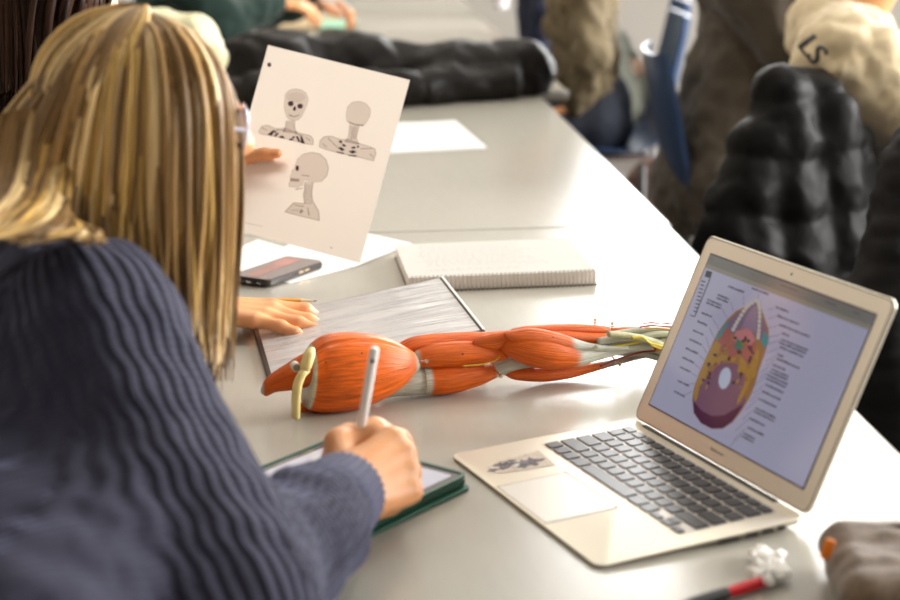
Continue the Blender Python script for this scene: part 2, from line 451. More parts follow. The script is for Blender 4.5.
for cx, cy, rr, n in ((.064, -.160, .013, 11), (.056, -.190, .007, 8), (.060, -.182, .008, 9), (.067, -.192, .006, 9), (.052, -.176, .005, 7), (.066, -.203, .005, 9), (.072, -.172, .006, 8)):
    st.add([dk(cx + rr * (1 + .5 * math.sin(5 * q + cx * 900)) * math.cos(q) * .75, cy + rr * (1 + .4 * math.cos(4 * q)) * math.sin(q), .0006) for q in [2 * math.pi * k / 22 for k in range(22)]], [tuple(range(22))])
st.m = 3
st.add([dk(.0655 + .0028 * math.cos(q), -.176 + .0035 * math.sin(q), .0007) for q in [2 * math.pi * k / 12 for k in range(12)]], [tuple(range(12))])
st.build('sticker', [mat('sticker_paper', (.70, .60, .50), .6, var=(300, .15)), mat('sticker_line', (.35, .26, .19), .6), mat('sticker_dark', (.11, .085, .10), .6, var=(250, .5)), M_PAPER], lap, local=True, smooth=False)
MB().box(dk(.155, -.0030, .0002), (.250, .0052, .0016), dax).build('hinge_slot', M_BLACKP, lap, local=True, smooth=False)
pt = MB()
for y, w in ((-.028, .009), (-.043, .012), (-.060, .012), (-.086, .022)): pt.box((W + .0001, y, deckz(y) - .0048), (.0006, w, .0036))
pt.build('port', M_BLACKP, lap, local=True, smooth=False)
for x, y in ((.03, -.03), (.295, -.03), (.03, -.195), (.295, -.195)): MB().cyl((x, y, 0), (x, y, .003), .006, n=14).build('rubber_foot', M_BLACKP, lap, local=True)
# lid
LU = V3(0, math.cos(LLID), math.sin(LLID)); LN = np.cross(V3(1, 0, 0), LU)      # LN points to the user's side
H0 = V3(0, 0, .0125)
lax = np.array([V3(1, 0, 0), LU, LN])
def L3(x, y, z=0.): return H0 + V3(1, 0, 0) * x + LU * y + LN * z
lid = MB().rbox(L3(W / 2, LH / 2 + .0005, -.0025), (W, LH - .001, .0046), .011, lax, bev=.0012).build('lid', M_ALU, lap, local=True)
g = MB()                                      # thin dark gasket around the bezel
for t_, q in ((0, .0018), (1, .0026)): pass
ro = MB()._rr(L3(W / 2, LH / 2, .00005), lax, W / 2 - .0018, LH / 2 - .0018, .0095); ri = MB()._rr(L3(W / 2, LH / 2, .00005), lax, W / 2 - .0027, LH / 2 - .0027, .0088)
n_ = len(ro); g.add(ro + ri, [(i, (i + 1) % n_, n_ + (i + 1) % n_, n_ + i) for i in range(n_)])
g.build('gasket', M_BLACKP, lid, local=True, smooth=False)
MB().rbox(L3(W / 2, .1113, .0001), (.2885, .1805, .0006), .0008, lax, bev=.0002).build('screen_frame', M_BLACKP, lid, local=True)
M_SCR = mat('screen_lit', (.02, .02, .025), .10, spec=.5, emit=((.215, .21, .285), 1.0))
scr = MB().box(L3(W / 2, .1113, .0004), (.2855, .1775, .0004), lax).build('screen', M_SCR, lap, local=True, smooth=False)
MB().cyl(L3(.1640, .2095, .0), L3(.1640, .2095, .0003), .0013, n=14).build('webcam', M_BLACKP, lid, local=True)
Mi = np.array(LM.inverted())
def S(px, py, z=.0007):                       # picture point on the screen plane, in laptop space
    d = ray(px, py); A = Mi[:3, :3]; o = A @ CO + Mi[:3, 3]; dd = A @ d
    q = o + dd * (((H0 - o) @ LN) / (dd @ LN)) - H0
    return L3(q[0], q @ LU, z)
EM = {}
def em(n, c, s=.58):
    return mat('screen_' + n, tuple(x * .04 for x in c), .12, emit=(c, s))
def poly(mb, pts, f, z):
    mb.add([S(*f(x, y), z) for x, y in pts], [tuple(range(len(pts)))])
f7 = lambda x, y: (680 + x / 3.3333, 270 + y / 3.3333)
f8 = lambda x, y: (640 + x / 3.4615, 230 + y / 3.4615)
f9 = lambda x, y: (690 + x / 6, 240 + y / 6)
def ell(cx, cy, a, b_, rot, n=28, w=0.):
    c, s = math.cos(rot), math.sin(rot); o = []
    for k in range(n):
        q = 2 * math.pi * k / n; rr = 1 + w * math.sin(5 * q) + w * .7 * math.sin(3 * q + 1)
        x, y = a * rr * math.cos(q), b_ * rr * math.sin(q); o.append((cx + x * c - y * s, cy + x * s + y * c))
    return o
tb = MB(); u0, u1 = .0200, .3050
tb.add([L3(u0, .2000, .0007), L3(u1, .2000, .0007), L3(u1, .1890, .0007), L3(u0, .1890, .0007)], [(3, 2, 1, 0)])
tb.m = 1; tb.add([L3(u0, .1890, .0007), L3(u1, .1890, .0007), L3(u1, .1845, .0007), L3(u0, .1845, .0007)], [(3, 2, 1, 0)])
tb.m = 2
for x, w in ((.026, .003), (.105, .002), (.17, .03), (.24, .018), (.28, .01)): tb.box(L3(x, .1955, .0009), (w, .0012, .0001), lax)
tb.build('toolbar', [em('bar', (.17, .165, .155)), em('bar_low', (.24, .22, .18)), em('bar_ink', (.09, .09, .10))], scr, local=True, smooth=False)
sb = MB()
poly(sb, [(232, 140), (252, 146), (246, 168), (226, 162)], f8, .0009)
for k in range(9):
    x, y = 214 - k * 3.4 + 8, 178 + k * 13; poly(sb, [(x - 7, y - 3), (x + 6, y + 1), (x + 5, y + 5), (x - 8, y + 1)], f8, .0009)
poly(sb, [(243, 168), (246, 169), (192, 302), (189, 301)], f8, .0009); poly(sb, [(176, 294), (190, 299), (189, 302), (175, 297)], f8, .0009)
sb.build('thumbnail_strip', em('ink', (.035, .035, .05)), scr, local=True, smooth=False)
# skull base diagram
dg = MB(); Z = .0010
def dp(m, pts, z, f=f7): dg.m = m; poly(dg, pts, f, z)
dp(0, [(262, 97), (240, 112), (222, 122), (190, 137), (160, 165), (128, 208), (108, 250), (88, 295), (66, 345), (50, 390), (43, 430), (48, 478), (72, 512), (108, 531), (145, 530), (178, 508), (208, 470), (235, 425), (252, 385), (265, 335), (283, 285), (297, 240), (298, 200), (286, 165), (272, 125)], Z)
dp(1, [(262, 106), (232, 122), (192, 145), (166, 172), (150, 205), (180, 215), (210, 190), (240, 200), (262, 235), (288, 228), (290, 195), (280, 165), (270, 130)], Z + .0001)
dp(2, [(100, 345), (135, 310), (190, 312), (215, 345), (214, 395), (222, 440), (200, 476), (176, 506), (145, 526), (108, 527), (74, 508), (50, 476), (46, 432), (66, 395)], Z + .0001)
dp(3, [(46, 436), (75, 470), (110, 488), (150, 485), (190, 462), (215, 448), (178, 505), (146, 528), (108, 529), (72, 510), (49, 476)], Z + .0002)
dp(4, [(165, 168), (150, 185), (128, 218), (122, 238), (138, 222), (158, 196)], Z + .0002); dp(4, [(285, 205), (297, 222), (296, 245), (284, 262), (272, 240)], Z + .0002)
dp(5, ell(152, 232, 17, 42, .25, w=.08), Z + .0002); dp(5, ell(232, 262, 20, 50, .2, w=.1), Z + .0002); dp(5, ell(180, 262, 13, 35, .2, w=.1), Z + .0002)
dp(6, [(190, 205), (235, 195), (256, 235), (238, 250), (205, 240), (178, 236)], Z + .0003)
dp(7, ell(199, 252, 15, 18, .3, w=.15), Z + .0004)
for c in (ell(122, 262, 15, 22, .5, w=.15), ell(105, 300, 17, 24, .4, w=.15), ell(140, 300, 22, 14, -.6, w=.15), ell(80, 350, 12, 42, .35, w=.1), ell(60, 400, 7, 40, .15), ell(212, 325, 15, 30, .1, w=.15), ell(244, 335, 15, 40, .35, w=.15), ell(218, 400, 8, 55, .45), ell(258, 290, 9, 26, .3, w=.2)): dp(8, c, Z + .0004)
for c in (ell(100, 318, 6, 9, 0), ell(124, 316, 6, 5, 0), ell(237, 300, 5, 14, .3), ell(208, 348, 6, 7, 0), ell(150, 262, 4, 12, .3), ell(222, 230, 5, 8, 0), ell(188, 228, 6, 5, 0), ell(120, 285, 7, 4, .6), ell(150, 345, 0.1, .1, 0)): dp(9, c, Z + .0006)
dp(10, ell(153, 362, 24, 42, .22), Z + .0004); dp(11, ell(153, 362, 19, 36, .22), Z + .0005)
rs = random.Random(21)
for _ in range(46):
    x, y = rs.uniform(70, 270), rs.uniform(235, 400)
    if abs(x - (160 + (350 - y) * .28)) < 28 and y > 300: continue
    if (x - 175 - (300 - y) * .3) ** 2 / 95 ** 2 > .8: continue
    dp(rs.choice((0, 9, 8, 2, 5, 3)), ell(x, y, rs.uniform(3, 8), rs.uniform(3, 12), rs.random() * 3, 10, .2), Z + .0007)
arch = [(178, 205), (190, 182), (204, 158), (220, 132), (238, 114), (262, 101), (268, 122), (270, 150), (268, 180), (266, 210), (264, 232)]
for i in range(len(arch) - 1):
    for t_ in (.25, .75):
        x = arch[i][0] + (arch[i + 1][0] - arch[i][0]) * t_; y = arch[i][1] + (arch[i + 1][1] - arch[i][1]) * t_; dp(12, ell(x, y, 6.5, 7.5, 0, 8), Z + .0005)
dp(13, [(208, 195), (226, 155), (246, 125), (260, 118), (262, 150), (258, 190), (255, 215), (235, 200)], Z + .0003)
dg.build('skull_diagram', [em('ochre', (.26, .13, .05)), em('violet', (.15, .11, .19)), em('mauve', (.16, .075, .13)), em('plum', (.065, .012, .05)), em('teal', (.03, .22, .25)), em('rose', (.30, .085, .08)), em('pink', (.42, .16, .18)), em('green', (.02, .15, .10)), em('amber', (.33, .18, .04)), em('hole', (.035, .02, .03)), em('rim', (.20, .11, .17)), em('white', (.42, .48, .62)), em('tooth', (.44, .42, .38)), em('palate', (.19, .15, .24))], scr, local=True, smooth=False)
# caption strokes (too small to read) and their leader lines
tx = MB(); rs = random.Random(3); ud = L3(1, 0) - L3(0, 0)
def words(px, py, length, rows=1, f=f7):
    length *= 1.75
    p0 = S(*f(px, py), .0009)
    for r_ in range(rows):
        x = rs.random() * .001
        while x < length:
            w = .0006 + rs.random() * .0011; hgt = rs.choice((.0017, .0017, .0023))
            q = p0 + ud * (x + w / 2) - LU * (.0034 * r_) + LU * (hgt - .001) / 2
            tx.box(q, (w * .85, hgt, .00005), lax); x += w + (.0008 if rs.random() < .2 else .0001)
def lead(x0, y0, x1, y1, f=f7, w=.0002):
    a, b2 = S(*f(x0, y0), .0009), S(*f(x1, y1), .0009); d = nrm(b2 - a); e = np.cross(d, LN) * w
    tx.add([a - e, b2 - e, b2 + e, a + e], [(0, 1, 2, 3)])
words(162, 56, .017); lead(215, 85, 214, 120); words(240, 62, .017); lead(266, 78, 262, 97)
words(126, 84, .013, 2); lead(170, 105, 180, 138); words(92, 100, .016, 2); lead(140, 128, 158, 158)
words(72, 143, .012); lead(112, 163, 130, 196); words(58, 172, .012); lead(100, 192, 116, 226); words(44, 202, .012); lead(88, 222, 100, 262)
words(32, 232, .014); lead(78, 255, 92, 280); words(20, 262, .014); lead(66, 285, 80, 300); words(8, 292, .014); lead(52, 315, 68, 330)
words(2, 325, .012); lead(42, 345, 58, 355); words(-6, 370, .012); lead(22, 384, 52, 378); words(-20, 405, .013); lead(10, 422, 44, 404)
for i, (x, y, L_, rw) in enumerate([(320, 125, .012, 1), (323, 153, .022, 1), (330, 183, .030, 1), (340, 212, .007, 1), (336, 232, .026, 2), (334, 258, .022, 1), (326, 283, .006, 1), (322, 296, .022, 1), (308, 316, .013, 1), (306, 332, .016, 2), (292, 352, .020, 2), (284, 382, .018, 1), (274, 405, .018, 1), (262, 430, .018, 1), (252, 462, .020, 2), (232, 495, .016, 1), (225, 525, .017, 1), (212, 545, .012, 2)]):
    words(x, y, L_, rw); lead(x - 4, y + 4, min(x - 26, 296) - i * 1.2, y + 8 + i * 2.2)
tx.build('captions', em('ink', (.035, .035, .05)), scr, local=True, smooth=False)
# maker's lettering on the bezel, as on the machine
def text_part(body, size, loc, ax, m, parent, name='lettering', align='CENTER', local=True, ext=.00005):
    cu = bpy.data.curves.new(name, 'FONT'); cu.body = body; cu.size = size; cu.align_x = align; cu.align_y = 'CENTER'; cu.extrude = ext
    to = bpy.data.objects.new(name, cu); COL.objects.link(to)
    dg_ = bpy.context.evaluated_depsgraph_get(); me = bpy.data.meshes.new_from_object(to.evaluated_get(dg_)); bpy.data.objects.remove(to)
    A = np.eye(4); A[:3, 0], A[:3, 1], A[:3, 2], A[:3, 3] = ax[0], ax[1], ax[2], loc
    Mx = Matrix(A.tolist())
    if not local: Mx = rootmat(parent).inverted() @ Mx
    me.transform(Mx); me.materials.clear(); me.materials.append(m)
    o = bpy.data.objects.new(name, me); COL.objects.link(o); o.parent = parent; return o
text_part('MacBook Air', .0046, L3(.1625, .0125, .0001), lax, mat('lettering_grey', (.10, .08, .06), .5), lid)

# ------------------------------------------------------------------ muscle model
G0, G1 = V3(-.23, 1.80, 0), V3(.30, 1.975, 0); GA = nrm(G1 - G0); GN = V3(GA[1], -GA[0], 0)
def AP(px, py, n=0.):
    d = ray(px, py); o = V3(*G0[:2], TZ) + GN * n; return CO + d * (((o - CO) @ GN) / (d @ GN))
arm = thing('arm_muscle_model', 'orange anatomical model of the muscles of a human arm lying on the table', 'anatomical model', (-.1, 1.87, TZ), 0)
def muscle_mat():
    m = bpy.data.materials.new('painted_muscle'); m.use_nodes = True; nt = m.node_tree; b = nt.nodes['Principled BSDF']; N, L = nt.nodes.new, nt.links.new
    a = N('ShaderNodeAttribute'); a.attribute_name = 'Col'; uv = N('ShaderNodeAttribute'); uv.attribute_name = 'St'
    mp = N('ShaderNodeMapping'); mp.inputs['Scale'].default_value = (1, 2.2, 1); L(uv.outputs['Vector'], mp.inputs['Vector'])
    n = N('ShaderNodeTexNoise'); n.inputs['Scale'].default_value = 26; n.inputs['Detail'].default_value = 3; n.inputs['Roughness'].default_value = .6
    mp2 = N('ShaderNodeMapping'); mp2.inputs['Scale'].default_value = (1.25, .13, 1); L(uv.outputs['Vector'], mp2.inputs['Vector']); L(mp2.outputs[0], n.inputs['Vector'])
    bp = N('ShaderNodeBump'); bp.inputs['Strength'].default_value = .9; bp.inputs['Distance'].default_value = .0012; L(n.outputs[0], bp.inputs['Height']); L(bp.outputs[0], b.inputs['Normal'])
    mr = N('ShaderNodeMapRange'); mr.inputs['From Min'].default_value = .3; mr.inputs['From Max'].default_value = .7; mr.inputs['To Min'].default_value = .55; mr.inputs['To Max'].default_value = 1.1; L(n.outputs[0], mr.inputs[0])
    s = N('ShaderNodeVectorMath'); s.operation = 'SCALE'; L(a.outputs['Color'], s.inputs[0]); L(mr.outputs[0], s.inputs['Scale']); L(s.outputs[0], b.inputs['Base Color'])
    b.inputs['Roughness'].default_value = .38; b.inputs['Specular IOR Level'].default_value = .35; b.inputs['Coat Weight'].default_value = .0; b.inputs['Coat Roughness'].default_value = .25
    return m
M_MUS = muscle_mat()
RED, GRY, YEL, DRK = (.88, .155, .008), (.72, .72, .61), (.80, .68, .26), (.42, .05, .02)
def muscle(name, st, n=0., dr=1., cols=None, grooves=0, seed=0, label=None, twist=0., shear=0.):
    """st: (px, y top, y bottom) stations; n: offset towards the viewer; dr: depth / height."""
    K = len(st) * 5; xs = np.array([s[0] for s in st], float); ts = np.linspace(0, 1, len(st)); tt = np.linspace(0, 1, K)
    def cr(vals):                            # smooth interpolation
        vals = np.array(vals, float); o = []
        for t_ in tt:
            x = t_ * (len(vals) - 1); i = min(int(x), len(vals) - 2); f = x - i
            p0, p1, p2, p3 = vals[max(i - 1, 0)], vals[i], vals[i + 1], vals[min(i + 2, len(vals) - 1)]
            o.append(.5 * (2 * p1 + (p2 - p0) * f + (2 * p0 - 5 * p1 + 4 * p2 - p3) * f * f + (3 * p1 - p0 - 3 * p2 + p3) * f ** 3))
        return np.array(o)
    X, YT, YB = cr(xs), cr([s[1] for s in st]), cr([s[2] for s in st])
    nn = cr(n) if hasattr(n, '__len__') else np.full(K, n)
    SEG = 84; V = []; C = []; ST = []
    cols = cols or [(0, RED), (1, RED)]
    ln = 0; prev = None
    for k in range(K):
        dx, dy = X[min(k + 1, K - 1)] - X[max(k - 1, 0)], (YT[min(k + 1, K - 1)] + YB[min(k + 1, K - 1)] - YT[max(k - 1, 0)] - YB[max(k - 1, 0)]) / 2
        sh_ = shear * max(0, 1 - tt[k] / .3); c = AP(X[k], (YT[k] + YB[k]) / 2, nn[k]); top = AP(X[k] + sh_, YT[k], nn[k]); bot = AP(X[k] - sh_, YB[k], nn[k])
        hv = (top - bot) / 2; h = np.linalg.norm(hv); dv = GN * max(h * dr, 1e-4)
        if prev is not None: ln += np.linalg.norm(c - prev)
        prev = c
        t_ = tt[k]; col = np.array(cols[-1][1])
        for (a0, c0), (a1, c1) in zip(cols[:-1], cols[1:]):
            if a0 <= t_ <= a1:
                f = 0 if a1 - a0 < 1e-6 else (t_ - a0) / (a1 - a0); f = f * f * (3 - 2 * f); col = np.array(c0) * (1 - f) + np.array(c1) * f; break
        for i in range(SEG):
            q = 2 * math.pi * i / SEG; r = 1.
            if grooves: r -= .085 * max(0, 1 - abs(math.cos(q * grooves / 2 + seed + twist * t_)) / .17) * math.sin(math.pi * min(max(t_, .001), .999)) ** .4
            r += .02 * noise.noise(Vector((math.cos(q) * 2 + seed, math.sin(q) * 2, t_ * 3)))
            V.append(c + (hv * math.sin(q) + dv * math.cos(q)) * r); C.append(col)
            qq = q if q < math.pi else 2 * math.pi - q
            ST.append(((q - math.pi / 2) % (2 * math.pi) * .45, ln * 10, seed))
    F = [(k * SEG + i, k * SEG + (i + 1) % SEG, (k + 1) * SEG + (i + 1) % SEG, (k + 1) * SEG + i) for k in range(K - 1) for i in range(SEG)]
    F += [tuple(range(SEG))[::-1], tuple((K - 1) * SEG + i for i in range(SEG))]
    return meshobj(name, np.array(V), F, M_MUS, arm, {'Col': np.array(C), 'St': np.array(ST)}, label)
muscle('upper_back_muscle', [(261, 388, 393), (266, 379, 396), (275, 371.5, 392), (287, 364, 390.5), (298, 357, 389), (308, 352, 386), (314, 352, 384)], .004, .8, [(0, GRY), (.05, GRY), (.12, RED), (1, RED)], 5, 1., label='tapered red muscle with grey tip')
muscle('deltoid_muscle', [(308, 347, 407), (312, 343, 410), (321, 337.5, 411.5), (332, 334.5, 411.5), (348, 333, 410), (364, 333.5, 406), (380, 336, 399), (394, 341, 391), (405, 346.5, 382.5), (413, 351.5, 374), (419, 355, 368), (424, 357.5, 365)], .004, .92,
       [(0, GRY), (.03, GRY), (.065, RED), (.80, RED), (.87, GRY), (1, GRY)], 8, .2, label='large rounded orange shoulder muscle with grey ends', shear=4.)
muscle('deep_shoulder_muscle', [(296, 400, 413), (303, 403, 416), (312, 404, 415), (325, 402, 412)], -.006, 1.2)
def boney(name, pts, r, flat=.6):
    mb = MB(); P_ = [AP(x, y, n) for x, y, n in pts]
    K = 4 * (len(P_) - 1) + 1; Q = []; rr = []
    for k in range(K):
        x = k / 4; i = min(int(x), len(P_) - 2); f = x - i; Q.append(P_[i] * (1 - f) + P_[i + 1] * f); rr.append(r[i] * (1 - f) + r[i + 1] * f)
    Q = [Q[0]] + [(Q[k - 1] + 2 * Q[k] + Q[k + 1]) / 4 for k in range(1, K - 1)] + [Q[-1]]
    mb.tube(Q, rr, 14, flat=(GN, flat)); return mb
boney('b', [(311, 349, .030), (309, 356, .036), (306, 366, .04), (303, 371, .036)], [.0045, .0068, .0066, .004], 1.3).build('shoulder_blade', mat('bone_yellow', (.84, .71, .30), .4, var=(60, .08)), arm, label='yellow bone at the shoulder')
boney('b', [(308, 370, .040), (302, 374, .044), (297.5, 384, .046), (296, 398, .042), (296, 417, .034)], [.0036, .0050, .0054, .0053, .0048], 1.1).build('collar_bone', mat('bone_yellow', (.84, .71, .30), .4), arm, label='yellow curved strip of bone')
mb = MB(); c = AP(295, 366, .026); mb.cyl(c + GN * -.004, c + GN * .0075, .0052, n=20); mb.m = 1; mb.cyl(c + GN * .0072, c + GN * .0082, .0037, n=16)
mb.build('socket', [mat('socket_cream', (.75, .72, .62), .35), mat('socket_dark', (.30, .24, .2), .5)], arm)
muscle('rear_tendon', [(384, 374, 398), (396, 370, 396), (410, 366, 395), (424, 364.5, 394), (436, 365, 393.5)], -.006, .95, [(0, GRY), (1, GRY)], 0, 2)
muscle('triceps_muscle', [(422, 365, 394), (430, 363.5, 394.5), (442, 362, 394), (456, 361.5, 392), (470, 361.5, 388), (482, 362, 384), (493, 364, 379), (501, 366.5, 375)], -.004, .95, [(0, GRY), (.10, GRY), (.15, RED), (.86, RED), (.92, GRY), (1, GRY)], 5, 3.1)
muscle('upper_biceps_muscle', [(395, 350, 360), (401, 343, 360), (412, 337.5, 358), (428, 334.5, 354), (448, 333, 350), (470, 332, 347), (488, 332, 344), (500, 331, 340), (512, 330, 336)], -.014, 1.1, None, 5, 4.3)
muscle('biceps_muscle', [(412, 355, 364), (420, 349, 367), (432, 344.5, 367), (448, 342, 366.5), (466, 341, 365), (484, 342, 363), (498, 346, 361), (507, 350, 359)], .004, .95, [(0, GRY), (.08, GRY), (.15, RED), (1, RED)], 4, 5.7)
muscle('crossing_muscle', [(473, 341, 346), (482, 336.5, 349), (493, 333.5, 350.5), (503, 331.5, 347), (512, 330, 340), (520, 329, 334)], .010, .7, None, 3, 6.1)
muscle('elbow_tendon', [(492, 361, 379), (500, 357, 376), (510, 355, 373), (522, 356, 370), (534, 359, 368)], -.008, 1., [(0, GRY), (1, GRY)], 0, 7)
muscle('forearm_front_muscle', [(500, 345, 350), (504, 339, 353.5), (511, 334, 358), (521, 331, 363), (534, 330.5, 367), (548, 332, 369), (562, 335.5, 368.5), (575, 340, 367), (588, 343, 363), (602, 344, 359), (622, 344, 354), (640, 344, 350)], .010, .95,
       [(0, RED), (.60, RED), (.68, GRY), (1, GRY)], 5, 8.4, label='large orange forearm muscle running into a grey tendon', twist=.5)
muscle('forearm_upper_muscle', [(504, 333, 338), (516, 330, 343), (530, 328, 345), (546, 330, 347), (562, 334, 350), (576, 339, 352), (590, 343, 351), (606, 345.5, 351), (628, 346, 350)], .020, .7, [(0, RED), (.55, RED), (.64, GRY), (1, GRY)], 4, 9.2)
muscle('forearm_top_muscle', [(512, 329, 333), (524, 326.5, 333.5), (540, 325, 333.5), (560, 324, 333.5), (580, 324, 333.5), (598, 325, 333.5), (609, 326.5, 333)], -.010, 1.3, None, 3, 10.3)
muscle('forearm_outer_muscle', [(548, 332, 336), (564, 331, 340), (580, 332, 344), (596, 333, 345.5), (610, 333, 344.5), (622, 333, 343), (636, 333.5, 341)], -.002, 1.2, [(0, RED), (.6, RED), (.8, GRY), (1, GRY)], 3, 11.2)
muscle('forearm_lower_muscle', [(503, 370, 374), (512, 368, 379), (526, 367.5, 381), (542, 367, 381.5), (558, 366.5, 380), (574, 365.5, 377), (590, 363.5, 372.5), (606, 361, 368), (622, 357.5, 363.5), (640, 353.5, 359), (656, 351, 356)], -.004, 1.1, [(0, RED), (.62, RED), (.74, (.45, .33, .27)), (.9, (.40, .30, .25)), (1, DRK)], 4, 12.6)
muscle('thumb_muscle', [(600, 329, 332), (612, 327.5, 333), (624, 327, 333), (636, 326.5, 331.5), (650, 326, 330)], -.016, 1., [(0, RED), (.5, RED), (.8, (.75, .35, .25)), (1, GRY)], 2, 13)
def tendon(name, pts, r, col, n, seed=0):
    s0 = [(x, y - r, y + r) for x, y in pts]; return muscle(name, s0, n, 1., [(0, col), (1, col)], 0, seed)
GR2 = (.56, .57, .38)
for pts, r, col, n in (([(600, 338), (622, 333), (645, 331), (672, 331), (700, 334)], 3.4, GR2, 0.), ([(598, 342), (620, 338), (640, 338), (658, 343), (684, 352)], 3.8, GRY, .012), ([(596, 352), (618, 350), (640, 347), (662, 349), (690, 354)], 4.6, GRY, .006),
                       ([(608, 334), (630, 336), (650, 341), (668, 347), (700, 356)], 3.2, (.66, .62, .34), .019), ([(606, 345), (630, 341), (650, 335), (672, 334), (702, 336)], 3.0, GR2, .010), ([(618, 352), (640, 353), (656, 357), (676, 362), (700, 366)], 3.6, (.48, .46, .38), .0),
                       ([(640, 334), (652, 334), (664, 335), (680, 338), (700, 341)], 4.0, GR2, -.006)):
    tendon('tendon', pts, r, col, n, random.random() * 9)
for pts, col, r, n in (([(462, 366), (480, 364.5), (494, 361), (500, 356)], (.85, .55, .03), .7, .020), ([(592, 349), (606, 348), (624, 345), (642, 341), (650, 339)], (.90, .68, .05), 1.1, .020), ([(632, 338), (642, 337), (650, 343), (660, 346), (670, 350)], (.92, .74, .08), 1.6, .026), ([(650, 345), (662, 349), (672, 353), (684, 357)], (.9, .7, .1), 1.1, .027)):
    tendon('nerve', pts, r, col, n)
for pts, col, r, n in (([(640, 327), (650, 325.5), (660, 326), (676, 327)], (.65, .05, .03), .8, .004), ([(642, 324), (652, 322.5), (660, 324), (672, 323)], (.65, .06, .04), .7, -.004), ([(655, 347.5), (662, 347), (672, 348), (690, 350)], RED, 3.4, .018), ([(646, 328.5), (658, 328), (672, 330), (690, 333)], (.85, .45, .1), 1.0, .008), ([(600, 366), (618, 359), (640, 352.5), (655, 351)], (.35, .03, .02), .9, .012)):
    tendon('blood_vessel', pts, r, col, n)
# hand of the model, behind the laptop lid
hc = AP(700, 350, .005); hd = nrm(AP(730, 354, 0) - AP(700, 350, 0)); hs = GN; hu = np.cross(hd, hs) * -1
hp = [(AP(664, 345, .004), hc, .018, .026, [(V3(0, 0, 1), .7)]), (hc, hc + hd * .03, .030, .03, [(V3(0, 0, 1), .5)])]
for k, (o_, l_) in enumerate(((-.03, .062), (-.010, .075), (.010, .070), (.028, .055))):
    p0 = hc + hd * .035 + hs * o_; p1 = p0 + hd * l_ * .55 + V3(0, 0, -.003); p2 = p1 + hd * l_ * .4 + V3(0, 0, -.014)
    hp += [(p0, p1, .0095, .0085), (p1, p2, .0085, .0065)]
hp += [(hc + hs * .02, hc + hs * .046 + hd * .025, .012, .010), (hc + hs * .046 + hd * .025, hc + hs * .052 + hd * .06, .0095, .007)]
Vh, Fh = solid(hp, .004, .004); zc = np.clip((Vh - hc) @ hd / .05, 0, 1)[:, None]
meshobj('hand', Vh, Fh, M_MUS, arm, {'Col': np.array(RED) * zc + np.array(GR2) * (1 - zc), 'St': Vh * 10}, 'hand of the model in orange muscle and pale tendons')
def pin(px, py, n, d=(0, -.3, 1), L_=.009):
    p = AP(px, py, n); d = nrm(d); mb = MB(); mb.cyl(p - d * L_, p + d * L_ * .5, .0010, n=10); mb.cyl(p + d * L_ * .5, p + d * L_ * .72, .0023, n=12)
    mb.cyl(p + d * L_ * .1 - V3(.004, 0, 0), p + d * L_ * .1 + V3(.004, 0, 0), .0007, n=8); mb.build('metal_pin', mat('brass_pin', (.62, .52, .36), .25, .9), arm)
pin(424, 361, .030, (.5, -.8, .2)); pin(499, 374, .018, (.3, -.8, -.2)); pin(595, 323.5, -.010); pin(595, 348, .024, (0, -.8, .4)); pin(617, 362, .006, (.6, -.5, -.6)); pin(612, 327, -.012)
for x, y in ((326, 362), (362, 353), (463, 354), (553, 337), (546, 353)):
    p = AP(x, y, .046 if x < 400 else .03)
    # small printed reference marks are sunk dots in the paint
    p = AP(x, y, {326: .042, 362: .041, 463: .0185, 553: .026, 546: .0305}[x]); MB().ball(p, .0011, 5).build('mark', M_BLACKP, arm)

# ------------------------------------------------------------------ binder with clear cover
bTL, bTR, bBR = T(256, 327, .006), T(443, 277, .05), T(485, 330, .05)
by = nrm(bBR - bTR); bx = bTR - bTL; bw_ = np.linalg.norm(bx); bx = nrm(bx - by * (bx @ by)); bTL = bTR - bx * bw_; bw = np.linalg.norm(bTR - bTL); bl = .288
bn = np.cross(bx, by); bn = -bn if bn[2] < 0 else bn
bd = thing('ring_binder', 'thick binder with a wrinkled clear plastic cover, behind the muscle model', 'binder', (bTL[0] + .1, bTL[1] - .1, TZ), 0)
def bp_(x, y, z=0.): return bTL + bx * x + by * y + bn * z
def clearmat():
    m = mat('clear_plastic_cover', (.64, .63, .645), .26, spec=.6, coat=.6)
    nt = m.node_tree; b = nt.nodes['Principled BSDF']; tc = nt.nodes.new('ShaderNodeTexCoord'); mp = nt.nodes.new('ShaderNodeMapping')
    mp.inputs['Scale'].default_value = (.7, 3.6, 1); mp.inputs['Rotation'].default_value = (0, 0, .12); n = nt.nodes.new('ShaderNodeTexNoise'); n.inputs['Scale'].default_value = 9; n.inputs['Detail'].default_value = 4; n.inputs['Distortion'].default_value = .5
    bp = nt.nodes.new('ShaderNodeBump'); bp.inputs['Strength'].default_value = 1.; bp.inputs['Distance'].default_value = .009
    nt.links.new(tc.outputs['Object'], mp.inputs[0]); nt.links.new(mp.outputs[0], n.inputs[0]); nt.links.new(n.outputs[0], bp.inputs['Height']); nt.links.new(bp.outputs[0], b.inputs['Normal'])
    nt.links.new(bp.outputs[0], b.inputs['Coat Normal'])
    return m
mb = MB(); mb.box(bp_(bw / 2, bl / 2, -.0015), (bw, bl, .003), (bx, by, bn), .001); mb.build('cover', M_BLACKP, bd)
mb = MB(); NX, NY = 30, 24; vs = []
for j in range(NY):
    for i in range(NX):
        x, y = .006 + (bw - .012) * i / (NX - 1), .004 + (bl - .008) * j / (NY - 1); e = min(i, NX - 1 - i, j, NY - 1 - j) / 3
        vs.append(bp_(x, y, .0006 + .0016 * min(1, e) * (.5 + noise.noise(Vector((x * 8, y * 45, 2))))))
